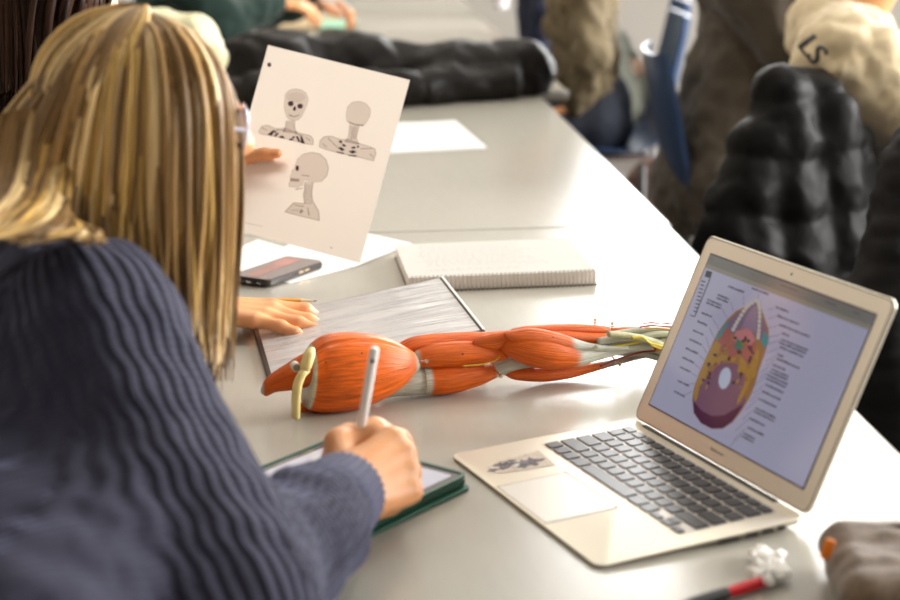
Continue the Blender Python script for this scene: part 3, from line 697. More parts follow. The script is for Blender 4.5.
mb.add(vs, [(j * NX + i, j * NX + i + 1, (j + 1) * NX + i + 1, (j + 1) * NX + i) for j in range(NY - 1) for i in range(NX - 1)])
mb.build('plastic_cover', clearmat(), bd, angle=180)
MB().box(bp_(bw - .0015, bl / 2, .0012), (.0035, bl, .0016), (bx, by, bn), .0005).build('edge_highlight', M_PAPER, bd)  # white strip paints the highlight along the top edge of the spine
lz = lambda p: V3(p[0], p[1], TZ + .0018)
MB().extr([lz(bp_(0, 0)), lz(bp_(bw, 0)), lz(bp_(bw, bl)), lz(bp_(0, bl))], (0, 0, .003)).build('back_cover', M_BLACKP, bd, smooth=False)
a_, b_ = bp_(bw - .003, 0, -.003), bp_(bw - .003, bl, -.003)
MB().add([lz(a_) + V3(0, 0, .002), lz(b_) + V3(0, 0, .002), b_, a_, lz(a_) + V3(.003, 0, .002), lz(b_) + V3(.003, 0, .002), b_ + V3(.003, 0, 0), a_ + V3(.003, 0, 0)], [(0, 1, 2, 3), (4, 7, 6, 5), (0, 4, 5, 1), (1, 5, 6, 2), (2, 6, 7, 3), (3, 7, 4, 0)]).build('spine', M_BLACKP, bd, smooth=False)
pg = MB()                                     # wedge of sheets inside
for q in (0,):
    i0, i1, j0, j1 = .02, bw - .012, .006, bl - .006
    top = [bp_(i0, j0, -.004), bp_(i1, j0, -.004), bp_(i1, j1, -.004), bp_(i0, j1, -.004)]; bot = [V3(p[0], p[1], TZ + .005) for p in top]; top = [V3(p[0], p[1], max(p[2], TZ + .0055)) for p in top]
    pg.add(bot + top, [(0, 1, 2, 3), (7, 6, 5, 4)] + [(i, 4 + i, 4 + (i + 1) % 4, (i + 1) % 4) for i in range(4)])
pg.build('sheets', M_PAPER, bd, smooth=False)

# ------------------------------------------------------------------ spiral notebook
nTL, nTR, nBL = V3(-.094, 2.590, TZ), V3(.192, 2.623, TZ), V3(-.060, 2.375, TZ)
nx = nrm(nTR - nTL); ny = V3(nx[1], -nx[0], 0); nw, nl = .287, .238; NB = V3(-.062, 2.372, TZ) - ny * nl
nb = thing('spiral_notebook', 'open spiral notebook with pale handwritten page beyond the binder', 'notebook', (NB[0] + .14, NB[1] - .1, TZ))
nax = (nx, ny, V3(0, 0, 1))
def np_(x, y, z): return NB + nx * x + ny * y + V3(0, 0, z)
MB().rbox(np_(nw / 2, nl / 2, .0008), (nw, nl, .0014), .004, nax, bev=.0003).build('back_cover', mat('notebook_card', (.10, .085, .07), .6), nb)
M_PG = mat('page_block', (.88, .80, .73), .75)
MB().box(np_(nw / 2, nl / 2 - .002, .0112), (nw - .004, nl - .006, .0192), nax).build('page_block', M_PG, nb, smooth=False)
tpg = MB().box(np_(nw / 2, nl / 2 - .002, .0210), (nw - .003, nl - .005, .0004), nax).build('top_page', mat('ruled_page', (.56, .54, .50), .7, spec=.2), nb, smooth=False)
ink = MB(); rs = random.Random(2)
for r_ in range(18):
    x = .02 + rs.random() * .02; y = .022 + r_ * .0108
    if rs.random() < .1: continue
    while x < nw - .03 - rs.random() * .09:
        w = .004 + rs.random() * .010
        pts = [np_(x + w * k / 6, y + .0014 * math.sin(k * 2.4 + rs.random() * 2), .02128) for k in range(7)]
        for p, q in zip(pts[:-1], pts[1:]): d = nrm(q - p); e = np.cross(d, V3(0, 0, 1)) * .0004; ink.add([p - e, q - e, q + e, p + e], [(0, 1, 2, 3)])
        x += w + .003
ink.build('handwriting', mat('pencil_grey', (.20, .19, .19), .7), tpg, smooth=False)
sp = MB()
for k in range(44):
    x = .007 + k * (nw - .014) / 43; c = np_(x, nl - .004, .0108)
    sp.tube([c + ny * (.0118 * math.cos(a)) * (.55 if math.cos(a) < 0 else .75) + V3(0, 0, .0138 * math.sin(a)) + nx * .0006 * math.sin(a) for a in [2 * math.pi * i / 14 for i in range(14)]], .0007, 6, closed=True)
sp.build('spiral_wire', mat('bronze_wire', (.52, .46, .40), .35, .3), nb)
holes = MB()
for k in range(44): x = .007 + k * (nw - .014) / 43; holes.box(np_(x, nl - .0115, .02125), (.003, .003, .0001), nax)
holes.build('punch_holes', mat('hole_dark', (.12, .09, .07), .8), nb, smooth=False)

# ------------------------------------------------------------------ loose sheets
def sheet(label, pts, z, m=M_PAPER, curl=0., name='paper_sheet'):
    pts = [V3(p[0], p[1], TZ + z) for p in pts]; c = sum(pts) / len(pts)
    mb = MB(); N_ = 10; vs = []
    for j in range(N_ + 1):
        for i in range(N_ + 1):
            u, v = i / N_, j / N_; p = (pts[0] * (1 - u) + pts[1] * u) * (1 - v) + (pts[3] * (1 - u) + pts[2] * u) * v
            vs.append(p + V3(0, 0, curl * (u ** 3) * (1 - v)))
    n1 = len(vs); vs += [p - V3(0, 0, .0003) for p in vs]; q = N_ + 1
    fs = [(j * q + i, j * q + i + 1, (j + 1) * q + i + 1, (j + 1) * q + i) for j in range(N_) for i in range(N_)]
    fs += [tuple(n1 + k for k in f[::-1]) for f in fs]
    mb.add(vs, fs); o = mb.build(name, m, smooth=True, angle=180)
    return tag(o, label, 'paper')
sheet('loose white sheet lying alone on the second table beside the held drawing', [(-.13, 4.10), (.018, 4.105), (.088, 3.696), (-.13, 3.643)], .0008, curl=.004)
sA = T(345, 262); sheet('white sheet lying under the phone', [T(205, 262), T(258, 240), T(352, 268), T(290, 284)], .0008)
sheet('white sheet between the phone and the spiral notebook', [T(330, 226), T(412, 244), T(354, 268), T(262, 258)], .0014)

# ------------------------------------------------------------------ phone
pc = [T(233, 273, .012), T(268, 281, .012), T(324, 261, .012), T(289, 252, .012)]
pcx = nrm(pc[2] - pc[1]); pcy = V3(-pcx[1], pcx[0], 0); pcen = (pc[1] + pc[2]) / 2 + pcy * .036; pcen[2] = TZ + .0075
ph = thing('phone', 'smartphone in a dark case lying face up beside the skull drawing', 'phone', (pcen[0], pcen[1], TZ + .002))
pax = (pcx, pcy, V3(0, 0, 1))
MB().rbox(pcen, (.150, .074, .011), .010, pax, bev=.002).build('case', mat('phone_case', (.03, .022, .018), .3), ph)
MB().rbox(pcen + V3(0, 0, .0052), (.146, .070, .0016), .008, pax, bev=.0004).build('glass', mat('phone_glass', (.18, .13, .13), .08, coat=1.), ph)
mb = MB(); mb.add([pcen + V3(0, 0, .00625) + pcx * a + pcy * b_ for a, b_ in ((-.068, -.012), (-.01, -.004), (.06, -.006), (.062, .03), (0, .02), (-.066, .012))], [tuple(range(6))])  # red patch paints a reflection onto the phone glass
mb.build('red_reflection', mat('phone_reflection', (.42, .12, .10), .1, coat=1., var=(30, .5)), ph, smooth=False)
for q in (.01, .026): MB().box(pcen + pcx * q - pcy * .0371 + V3(0, 0, .0005), (.011, .0012, .003), pax).build('side_button', mat('gold', (.6, .45, .25), .3, .8), ph, smooth=False)
mb = MB(); mb.box(pcen - pcx * .0752 + V3(0, 0, -.001), (.0006, .009, .003), pax)
for q in (-.022, -.017, .017, .022): mb.cyl(pcen - pcx * .0746 + pcy * q, pcen - pcx * .0756 + pcy * q, .0012, n=8)
mb.build('charging_port', M_CHROME, ph, smooth=False)

# ------------------------------------------------------------------ tablet in green case
tT, tR, tB = T(331, 440, .012), T(470, 476, .012), T(385, 534, .012)
tx_ = nrm(tR - tT); ty_ = nrm((tB - tR)); ty_ = nrm(ty_ - tx_ * (tx_ @ ty_)); tw, tl = np.linalg.norm(tR - tT), .255
tc_ = tT + tx_ * tw / 2 + ty_ * tl / 2; tc_[2] = TZ
tab = thing('tablet', 'tablet in a dark green case under the writing hand', 'tablet', (tc_[0], tc_[1], TZ))
tax = (tx_, -ty_, V3(0, 0, 1))
M_GREEN = mat('green_case', (.008, .085, .045), .42)
def tp3(z, dx=0., dy=0.): return tc_ + tx_ * dx + ty_ * dy + V3(0, 0, z)
MB().rbox(tp3(.002, .003, .004), (tw + .004, tl + .004, .0036), .010, tax, bev=.001).build('folded_cover', mat('green_cover', (.02, .12, .075), .5), tab)
MB().rbox(tp3(.0085), (tw, tl, .0090), .012, tax, bev=.002).build('case', M_GREEN, tab)
rim = MB()
for q0, q1, z0, z1 in ((0, 0, .012, .0142),):
    ro = MB()._rr(tp3(.0128), np.array(tax), tw / 2, tl / 2, .012); ri = MB()._rr(tp3(.0128), np.array(tax), tw / 2 - .004, tl / 2 - .004, .009); up_ = V3(0, 0, .0018)
    n_ = len(ro); rings = [ro, [p + up_ for p in ro], [p + up_ for p in ri], ri]; rim.loft([list(r) for r in rings], cap=False, closed=True)
rim.build('raised_rim', M_GREEN, tab)
MB().rbox(tp3(.0131), (tw - .008, tl - .008, .0009), .009, tax, bev=.0002).build('bezel', mat('tablet_bezel', (.10, .10, .12), .12, coat=.8), tab)
MB().rbox(tp3(.0136), (tw - .026, tl - .026, .0006), .003, tax, bev=.0001).build('screen', mat('tablet_screen', (.25, .25, .28), .15, coat=.8, emit=((.42, .41, .48), .8)), tab)
mb = MB()
for k in range(7):
    mb.box(tp3(.01395, -.02 + .01 * math.sin(k), -.09 + k * .011), (.05 + .02 * math.cos(k * 2), .0012, .0001), tax)
mb.build('screen_notes', mat('tablet_ink', (.15, .14, .18), .3), tab, smooth=False)

# ------------------------------------------------------------------ pouch, pen, tissue
pr = [D(812, 545, 1.43)]
pA, pB = T(818, 545, 0), T(905, 535, 0)
limb_ = lambda a, b, r0, r1: (np.array(a, float), np.array(b, float), r0, r1)
po = thing('felt_pouch', 'grey brown felt pouch with an orange tab at the corner of the table', 'pouch', (.42, 1.37, TZ))
prm = [limb_((.345 - .0020 * k, 1.345 - .026 * k, TZ + .024), (.56, 1.34 - .026 * k, TZ + .026), .0235, .024) for k in range(5)]
Vp, Fp = solid(prm, .004, .004); Vp = wrinkle(Vp, Fp, .003, 28, 3); Vp[:, 2] = np.maximum(Vp[:, 2], TZ + .0005)
meshobj('pouch_body', Vp, Fp, mat('felt', (.150, .098, .058), .95, sheen=.4, var=(160, .25), bump=(900, .6, .002)), po)
q = D(827.5, 549, 1.300); MB().box(q, (.0095, .004, .018), ((.97, 0, -.25), (0, 1, 0), (.25, 0, .97)), .0012).build('orange_tab', mat('orange_fabric', (.85, .22, .01), .6), po)
MB().tube([V3(.352, 1.336, TZ + .046), V3(.40, 1.334, TZ + .0505), V3(.56, 1.33, TZ + .052)], .0020, 8).build('zip', mat('zip_brown', (.10, .08, .06), .6), po)
pe0, pe1 = T(695, 603, .006), T(787, 574, .0065); pd = nrm(pe1 - pe0)
pen = thing('pen', 'red and black pen lying in front of the laptop', 'pen', ((pe0 + pe1) / 2) - V3(0, 0, .006))
L_ = np.linalg.norm(pe1 - pe0); P_ = lambda t_: pe0 + pd * L_ * t_
MB().tube([P_(-.25), P_(-.05), P_(.2), P_(.34)], [.0035, .0055, .0058, .0052], 14).build('grip', mat('pen_grip', (.02, .02, .02), .5), pen)
MB().tube([P_(.34), P_(.5), P_(.74)], [.0050, .0052, .0050], 14).build('barrel', mat('pen_red', (.62, .012, .02), .25), pen)
MB().tube([P_(.74), P_(.78), P_(.80)], [.0050, .0050, .0046], 14).build('ring', M_CHROME, pen)
MB().tube([P_(.80), P_(.9), P_(1.0)], [.0046, .0045, .0036], 14).build('end_cap', M_BLACKP, pen)
MB().box(P_(.86) + V3(0, 0, .0065), (.028, .003, .0018), (pd, np.cross(V3(0, 0, 1), pd), V3(0, 0, 1)), .0005).build('clip', M_STEEL, pen)
tq = []
for (x0, y0, x1, y1, r) in ((757, 566, 778, 577, .0050), (762, 552, 784, 573, .0055), (750, 571, 770, 583, .0042), (758, 548, 764, 556, .003), (764, 549, 772, 560, .003), (776, 570, 786, 576, .005)):
    tq.append((T(x0, y0, .008), T(x1, y1, .008), r * .8, r, [(V3(0, 0, 1), 1.0)]))
rs = random.Random(8)
for _ in range(26):
    x, y = 755 + rs.random() * 26, 554 + rs.random() * 20; x1, y1 = x + rs.uniform(-7, 9), y + rs.uniform(-5, 7); nn_ = (rs.uniform(-1, 1), rs.uniform(-1, 1), rs.uniform(-.5, .5)); tq.append((T(x, y, rs.uniform(.003, .014)), T(x1, y1, rs.uniform(.003, .014)), .0042, .0036, [(nn_, .3)]))
Vt, Ft = solid(tq, .0010, .0012); Vt = wrinkle(Vt, Ft, .0012, 260, 5); Vt[:, 2] -= Vt[:, 2].min() - TZ - .0002
ts = meshobj('tissue', Vt, Ft, mat('tissue', (.92, .90, .86), .9)); tag(ts, 'crumpled white tissue behind the red pen', 'tissue')

# ------------------------------------------------------------------ people
def Z3(x, y, h): return V3(x, y, TZ + h)
def ortho(B, F): B = np.asarray(B, float); return nrm(B - F * (B @ F))
FING = [(.088, .027, (.043, .027, .021), .0094), (.091, .009, (.047, .031, .022), .0096), (.085, -.0095, (.043, .028, .021), .0090), (.075, -.027, (.033, .021, .018), .0080)]
def hand_prims(Wp, F, B, right, curls, thumb, sc=1., spread=(.06, 0, -.05, -.10), thick=1.):
    F = nrm(F); B = ortho(B, F); Tm = np.cross(B, F) if right else np.cross(F, B)
    P = [(Wp - F * .035 * sc, Wp + F * .012 * sc, .0245 * sc, .026 * sc, [(B, .72)])]
    tips = []
    for i, (L, o, ph, r) in enumerate(FING):
        kn = Wp + F * L * sc + Tm * o * sc
        P.append((Wp + F * .012 * sc + Tm * o * .55 * sc, kn - F * .004, .0165 * sc * thick, .0118 * sc * thick, [(B, .85)]))
        a = 0.; p = kn; s_ = spread[i]
        for j in range(3):
            a += R_(curls[i][j]); d = nrm(F * math.cos(a) - B * math.sin(a) + Tm * s_ * max(math.cos(a), 0))
            q = p + d * ph[j] * sc; rr = r * sc * (1, .94, .88, .80)[j]; r2 = r * sc * (1, .94, .88, .80)[j + 1]
            P.append((p, q, rr, r2)); p = q
        tips.append((p, d, nrm(B * math.cos(a) + F * math.sin(a)), r * .7 * sc))
    p = Wp + (F * .022 + Tm * .022 - B * .008) * sc
    for (df, dt, db), L, r0, r1 in zip(thumb, (.044, .034, .028), (.0165, .0115, .0100), (.0120, .0100, .0075)):
        d = nrm(F * df + Tm * dt + B * db); q = p + d * L * sc; P.append((p, q, r0 * sc, r1 * sc)); p = q
    tips.append((p, d, nrm(Tm * .5 + B * .8), .0075 * sc))
    return P, tips
def head_prims(C, f, u):
    f = nrm(f); u = ortho(u, f); s = np.cross(f, u)
    P = [(C + u * .022 - f * .018, C + u * .022 - f * .012, .088, .086, [(s, .87)]), (C + f * .028 + u * .02, C + f * .040 - u * .070, .058, .034, [(s, .92)]),
         (C + f * .086 + s * .026 + u * .022, C + f * .086 - s * .026 + u * .022, .0115, .0115), (C + f * .096 + u * .012, C + f * .113 - u * .020, .0065, .0100), (C + f * .100 - u * .024 + s * .009, C + f * .100 - u * .024 - s * .009, .0070, .0070),
         (C + f * .086 - u * .045 + s * .014, C + f * .086 - u * .045 - s * .014, .0095, .0095), (C + f * .073 - u * .088, C + f * .073 - u * .088, .018, .018)]
    for q in (1, -1):
        P += [(C + f * .066 + s * .034 * q - u * .02, C + f * .066 + s * .034 * q - u * .02, .024, .024), (C + s * .050 * q - u * .030, C + f * .055 + s * .022 * q - u * .080, .020, .018),
              (C - f * .006 + s * .079 * q + u * .008, C - f * .002 + s * .074 * q - u * .024, .0175, .011, [(s, .40)])]
    return P, f, u, s
def eyes(parent, C, f, u, s, k=1.):
    f, u, s = f * k, u * k, s * k
    for q in (1, -1):
        c = C + f * .0835 + s * .031 * q + u * .004
        mb = MB(); mb.ball(c, .0115, 10); mb.m = 1; mb.ball(c + f * .0062, .0062, 8); mb.build('eye', [mat('eye_white', (.8, .78, .75), .2), mat('iris', (.06, .04, .03), .15)], parent)
    mb = MB(); L3_ = C + f * .0955 - u * .0455
    mb.tube([L3_ - s * .021 - f * .007, L3_ - s * .01, L3_, L3_ + s * .01, L3_ + s * .021 - f * .007], [.0015, .0042, .0048, .0042, .0015], 8); mb.build('lips', mat('lips', (.50, .17, .14), .4), parent)
def limb(a, b, r0, r1, *sq): return (np.asarray(a, float), np.asarray(b, float), r0, r1, list(sq))
CLOTH = dict(h=.011, k=.012, amp=.010, sc=11)
def person(label, hip, face, sh, head, hf, hu, elb, wr, hands, M, hair='short', hip_z=None, fine=False, skin=None, top='sweater', group=None, arm_r=(.056, .050, .042), cloth=True, hip_r=.155, tuck=None, knee_x=.43, amp=.010, hood=False, shoes=True, hsc=1.):
    """sh, elb, wr: (right, left) points; hands: (right, left) dicts."""
    skin = skin or M_SKIN; hz = hip_z or .535; hp = V3(hip[0], hip[1], hz); f2 = nrm(V3(face[0], face[1], 0)); s2 = V3(f2[1], -f2[0], 0)
    root = thing('person', label, 'person', (hip[0], hip[1], 0), group=group)
    mid = (sh[0] + sh[1]) / 2; sp = nrm(mid - hp); fs = nrm(f2 - sp * (f2 @ sp))
    hpz, hf, hu, hs = head_prims(head, hf, hu); hpz = [(head + (p[0] - head) * hsc, head + (p[1] - head) * hsc, p[2] * hsc, p[3] * hsc) + tuple(p[4:]) for p in hpz]; nb = mid + V3(0, 0, .015)
    body = [limb(hp, mid - sp * .10, .10, .105, (fs, .7)), limb(sh[0] * .8 + mid * .2, sh[1] * .8 + mid * .2, .045, .045), limb(nb, head - hu * .05 - hf * .012, .054, .050)]
    legs = []
    for q, i in ((1, 0), (-1, 1)):
        body += [limb(sh[i], elb[i], .042, .036), limb(elb[i], wr[i], .036, .026)]
        a = hp + s2 * .085 * q + f2 * .02; kn = hp + s2 * .11 * q + f2 * knee_x + V3(0, 0, .0); an = V3(kn[0], kn[1], .10) - f2 * .03
        legs.append((a, kn, an)); body += [limb(a, kn, .066, .05), limb(kn, an, .045, .032)]
    big = solid(body, .010, .011)
    lst = [big, solid(hpz + [limb(nb, head - hu * .05 - hf * .012, .053, .049)], .006, .005)]
    for i in (0, 1):
        hd_ = dict(hands[i]); ex_ = hd_.pop('extra', []); P_, tips = hand_prims(wr[i], right=(i == 0), **hd_); P_ += ex_; P_.append(limb(elb[i] * .5 + wr[i] * .5, wr[i], .030, .025))
        lst.append(solid(P_, .0030 if fine else .004, .0017 if fine else .0035))
        if fine:
            for p, d, n_, r in tips:
                mb = MB(); sx = np.cross(d, n_); mb.ball(p + n_ * r * .72 - d * r * .15, r * .78, 8, (1.1, .85, .30), (d, sx, n_)); mb.build('nail', mat('nail', (.72, .33, .22), .6, spec=.2), root)
    V, Fc = joinVF(lst); meshobj('body', V, Fc, skin, root); eyes(root, head, hf, hu, hs, hsc)
    r0, r1, r2 = arm_r
    if cloth:
        P = [limb(hp + V3(0, 0, -.02), mid - sp * .14, hip_r, .135, (fs, .76)), limb(mid - sp * .16, mid - sp * .05, .14, .12, (fs, .8)), limb(sh[0] * .9 + mid * .1, sh[1] * .9 + mid * .1, r0 * 1.25, r0 * 1.25), limb(nb - sp * .02, nb + sp * .02, .075, .062)]
        for i in (0, 1): P += [limb(sh[i], elb[i], r0 * 1.2, r1 * 1.05), limb(elb[i], wr[i] * .93 + elb[i] * .07, r1 * 1.05, r2)]
        if hood: P += [limb(nb - hf * .07 + s2 * .06, nb - hf * .07 - s2 * .06, .055, .055), limb(nb - hf * .09 - V3(0, 0, .05), nb - hf * .09, .05, .05)]
        V, Fc = solid(P, .014, .012); V = wrinkle(V, Fc, amp, 9, hip[0] * 7, (1, 1, .8)); V = wrinkle(V, Fc, amp * .5, 24, hip[1])
        meshobj(top, V, Fc, M['top'], root)
    P = [limb(hp + V3(0, 0, -.015), hp + V3(0, 0, .03), .15, .14, (f2, .85))]
    for a, kn, an in legs: P += [limb(a, kn, .086, .066), limb(kn, an, .062, .05)]
    V, Fc = solid(P, .014, .014); V = wrinkle(V, Fc, .008, 12, 5); meshobj('trousers', V, Fc, M['low'], root)
    if shoes:
        for a, kn, an in legs:
            g0 = V3(an[0], an[1], .045); V, Fc = solid([limb(g0 - f2 * .03, g0 + f2 * .17, .044, .036, (V3(0, 0, 1), .8)), limb(g0, g0 + V3(0, 0, .05), .044, .045)], .01, .009); V[:, 2] = np.maximum(V[:, 2], .004); meshobj('shoe', V, Fc, M.get('shoe', M_BLACKP), root)
    if hair:
        P = [limb(head + hu * .030 - hf * .024, head + hu * .030 - hf * .020, .099, .097, (hs, .90))]
        if hair == 'long':
            for q in (-1, -.5, 0, .5, 1): P.append(limb(head + hs * .070 * q - hf * (.075 - .045 * abs(q)), head + hs * .085 * q - hf * (.11 - .03 * abs(q)) - V3(0, 0, .30), .034, .022))
        V, Fc = solid(P, .009, .006); keep = ((V - head) @ hf - .35 * ((V - head) @ hu)) < .062
        V = wrinkle(V, Fc, .006, 22, 9, (1, 1, .15)); Fc = Fc[keep[Fc].all(axis=1)]
        meshobj('hair', V, Fc, M['hair'], root)
    return root, (head, hf, hu, hs)
RELAX = dict(F=(1, 0, 0), B=(0, 0, 1), curls=[(15, 20, 12)] * 4, thumb=[(.75, .6, -.3), (.9, .4, -.2), (.95, .2, -.1)])
def hnd(F, B, c=(15, 20, 12), **k): d = dict(RELAX); d.update(F=F, B=B, curls=[c] * 4, **k); return d

# hair made of many locks running between guide curves
def cat(P, t):
    x = t * (len(P) - 1); i = min(int(x), len(P) - 2); f = x - i; p0, p1, p2, p3 = P[max(i - 1, 0)], P[i], P[i + 1], P[min(i + 2, len(P) - 1)]
    return .5 * (2 * p1 + (p2 - p0) * f + (2 * p0 - 5 * p1 + 4 * p2 - p3) * f * f + (3 * p1 - p0 - 3 * p2 + p3) * f ** 3)
def hair_mat():
    m = bpy.data.materials.new('blond_hair'); m.use_nodes = True; nt = m.node_tree; b = nt.nodes['Principled BSDF']; N, L = nt.nodes.new, nt.links.new
    a = N('ShaderNodeAttribute'); a.attribute_name = 'Col'; st = N('ShaderNodeAttribute'); st.attribute_name = 'St'
    n = N('ShaderNodeTexNoise'); n.inputs['Scale'].default_value = 5; n.inputs['Detail'].default_value = 3; L(st.outputs['Vector'], n.inputs['Vector'])
    mr = N('ShaderNodeMapRange'); mr.inputs['From Min'].default_value = .3; mr.inputs['From Max'].default_value = .7; mr.inputs['To Min'].default_value = .62; mr.inputs['To Max'].default_value = 1.3; L(n.outputs[0], mr.inputs[0])
    s = N('ShaderNodeVectorMath'); s.operation = 'SCALE'; L(a.outputs['Color'], s.inputs[0]); L(mr.outputs[0], s.inputs['Scale']); L(s.outputs[0], b.inputs['Base Color'])
    bp = N('ShaderNodeBump'); bp.inputs['Strength'].default_value = .6; bp.inputs['Distance'].default_value = .001; L(n.outputs[0], bp.inputs['Height']); L(bp.outputs[0], b.inputs['Normal'])
    b.inputs['Roughness'].default_value = .45; b.inputs['Specular IOR Level'].default_value = .28; b.inputs['Anisotropic'].default_value = .4
    return m
M_HAIR = None
def locks(name, guides, count, parent, m, colf, w=(.0025, .0055), jit=.006, depth=.02, K=16, seed=1, flat=.45, cut=(.9, 1.), avoid=None):
    rs = random.Random(seed); V = []; F = []; C = []; ST = []; SEG = 5
    for q in range(count):
        u = rs.random(); G = [cat([g[j] for g in guides], u) for j in range(len(guides[0]))]
        off = V3(rs.gauss(0, 1), rs.gauss(0, 1), rs.gauss(0, .4)) * jit; cen = sum(G) / len(G); dep = rs.random() * depth; wd = rs.uniform(*w); ph = rs.random() * 9; t1 = rs.uniform(*cut)
        if avoid is not None and min(np.linalg.norm(cat(G, t_) + off * (.25 + t_) - avoid[0]) for t_ in np.linspace(0, 1, 40)) < avoid[1]: continue
        base = len(V); prev = None; ln = rs.random() * 3; ax0 = np.array(depthc) - 0
        for k in range(K):
            t = k / (K - 1) * t1; p = cat(G, t) + off * (.25 + t)
            toc = depthc - p; toc[2] *= .3; L_ = np.linalg.norm(toc) + 1e-6; p = p + toc / L_ * dep * min(1, t * 4)
            p = p + V3(math.sin(t * 7 + ph), math.cos(t * 6 + ph * 2), 0) * .0025 * t
            d = cat(G, min(t + .02, 1)) - cat(G, max(t - .02, 0)); d = nrm(d + 1e-9); n = p - depthc; n = n - d * (n @ d); n = nrm(n + 1e-9); s = np.cross(d, n)
            r = wd * (1 - .75 * max(0, (t / t1 - .7) / .3)) * (.55 + .45 * min(1, t * 5)); col = colf(u, t, rs, q)
            if prev is not None: ln += np.linalg.norm(p - prev)
            prev = p
            for i in range(SEG):
                a = 2 * math.pi * i / SEG; V.append(p + s * math.cos(a) * r + n * math.sin(a) * r * flat); C.append(col); ST.append((i * .55 + q * 3.7, ln * 4, q * .37))
        for k in range(K - 1):
            for i in range(SEG): F.append((base + k * SEG + i, base + k * SEG + (i + 1) % SEG, base + (k + 1) * SEG + (i + 1) % SEG, base + (k + 1) * SEG + i))
        F.append(tuple(base + i for i in range(SEG))); F.append(tuple(base + (K - 1) * SEG + i for i in range(SEG))[::-1])
    return meshobj(name, np.array(V), F, m, parent, {'Col': np.array(C), 'St': np.array(ST)})

# ---- blond student, writing
M_SW = None
def knit_mat(name, col):
    m = bpy.data.materials.new(name); m.use_nodes = True; nt = m.node_tree; b = nt.nodes['Principled BSDF']; N, L = nt.nodes.new, nt.links.new
    a = N('ShaderNodeAttribute'); a.attribute_name = 'Kn'; sx = N('ShaderNodeSeparateXYZ'); L(a.outputs['Vector'], sx.inputs[0])
    sn = N('ShaderNodeMath'); sn.operation = 'SINE'; L(sx.outputs[0], sn.inputs[0])
    st = N('ShaderNodeMath'); st.operation = 'SINE'; L(sx.outputs[1], st.inputs[0])
    ad = N('ShaderNodeMath'); ad.operation = 'MULTIPLY_ADD'; ad.inputs[1].default_value = .22; L(st.outputs[0], ad.inputs[0]); L(sn.outputs[0], ad.inputs[2])
    bp = N('ShaderNodeBump'); bp.inputs['Strength'].default_value = .75; bp.inputs['Distance'].default_value = .0020; L(ad.outputs[0], bp.inputs['Height'])
    n = N('ShaderNodeTexNoise'); n.inputs['Scale'].default_value = 350; bp2 = N('ShaderNodeBump'); bp2.inputs['Strength'].default_value = .5; bp2.inputs['Distance'].default_value = .001
    L(n.outputs[0], bp2.inputs['Height']); L(bp.outputs[0], bp2.inputs['Normal']); L(bp2.outputs[0], b.inputs['Normal'])
    b.inputs['Base Color'].default_value = (*col, 1); b.inputs['Roughness'].default_value = .9; b.inputs['Sheen Weight'].default_value = .24; b.inputs['Sheen Roughness'].default_value = .28; b.inputs['Sheen Tint'].default_value = (.55, .58, 1, 1)
    return m
M_SW = knit_mat('indigo_knit', (.017, .0165, .036))
M_JEAN = mat('dark_denim', (.02, .025, .04), .85, bump=(300, .3, .001))
bSR, bSL = Z3(-.293, 1.325, .236), Z3(-.42, 1.68, .235)
bER, bEL = Z3(-.172, 1.165, .060), Z3(-.46, 1.82, .055)
bWR, bWL = T(343, 494, .060), Z3(-.36, 1.64, .030)
bHC = D(143, 118, 1.52); bF, bU = nrm((.93, .26, -.12)), (.1, .03, 1)
penA, penB = D(375, 347, 1.475), D(361, 428, 1.475)
pdir = nrm(penB - penA)
hR = dict(F=(.62, .62, .10), B=(.50, -.62, .62), curls=[(48, 62, 30), (56, 66, 34), (62, 70, 38), (66, 72, 40)], thumb=[(.55, .70, -.45), (.85, .15, -.55), (.9, -.1, -.5)], sc=.93, thick=1.12, extra=[limb(D(340, 482, 1.455), D(348, 450, 1.475), .027, .020), limb(D(348, 450, 1.475), D(374, 433, 1.485), .020, .015), limb(D(374, 440, 1.48), D(398, 446, 1.50), .018, .014), limb(D(380, 470, 1.47), D(396, 480, 1.49), .022, .018)])
hL = hnd((.7, -.3, -.05), (0, 0, 1), (20, 25, 15))
blond, bh = person('blond student seen from behind in an indigo knitted sweater, writing on the tablet', (-.70, 1.42), (1, .1), (bSR, bSL), bHC, bF, bU, (bER, bEL), (bWR, bWL), (hR, hL), dict(low=M_JEAN), hair=None, fine=True, cloth=False, hsc=.86)
hp = V3(-.70, 1.42, .535); mid = (bSR + bSL) / 2 + V3(-.05, 0, -.01)
sw = [limb(hp, hp * .5 + mid * .5 + V3(-.06, 0, .02), .15, .15), limb(hp * .5 + mid * .5 + V3(-.06, 0, .02), mid + V3(-.06, 0, -.08), .15, .135), limb(bSR + V3(-.01, .02, -.005), bSL, .064, .064), limb(bSR + V3(-.06, .04, -.015), bSL + V3(-.06, -.04, -.02), .072, .072), limb(bSR + V3(-.14, .03, -.045), bSL + V3(-.16, -.05, -.05), .082, .082),
      limb(mid + V3(-.02, 0, .04), mid + V3(.02, 0, .05), .05, .05), limb(bSR, bER, .068, .066), limb(bER, bER * .3 + bWR * .7, .066, .046), limb(bER * .3 + bWR * .7, bWR - nrm(bWR - bER) * .025, .047, .040), limb(bSL, bEL, .07, .06), limb(bEL, bWL, .055, .036), limb(Z3(-.44, 1.32, .11), Z3(-.60, 1.24, -.06), .11, .15), limb(Z3(-.38, 1.25, .12), Z3(-.36, 1.10, .085), .080, .075), limb(bSR + V3(-.07, .02, -.05), bER + V3(-.095, .03, .035), .075, .07), limb(bER + V3(-.095, .03, .035), bER + V3(-.12, -.12, .03), .07, .06), limb(bER + V3(-.015, .02, .02), bER + V3(-.03, .05, .04), .055, .05)]
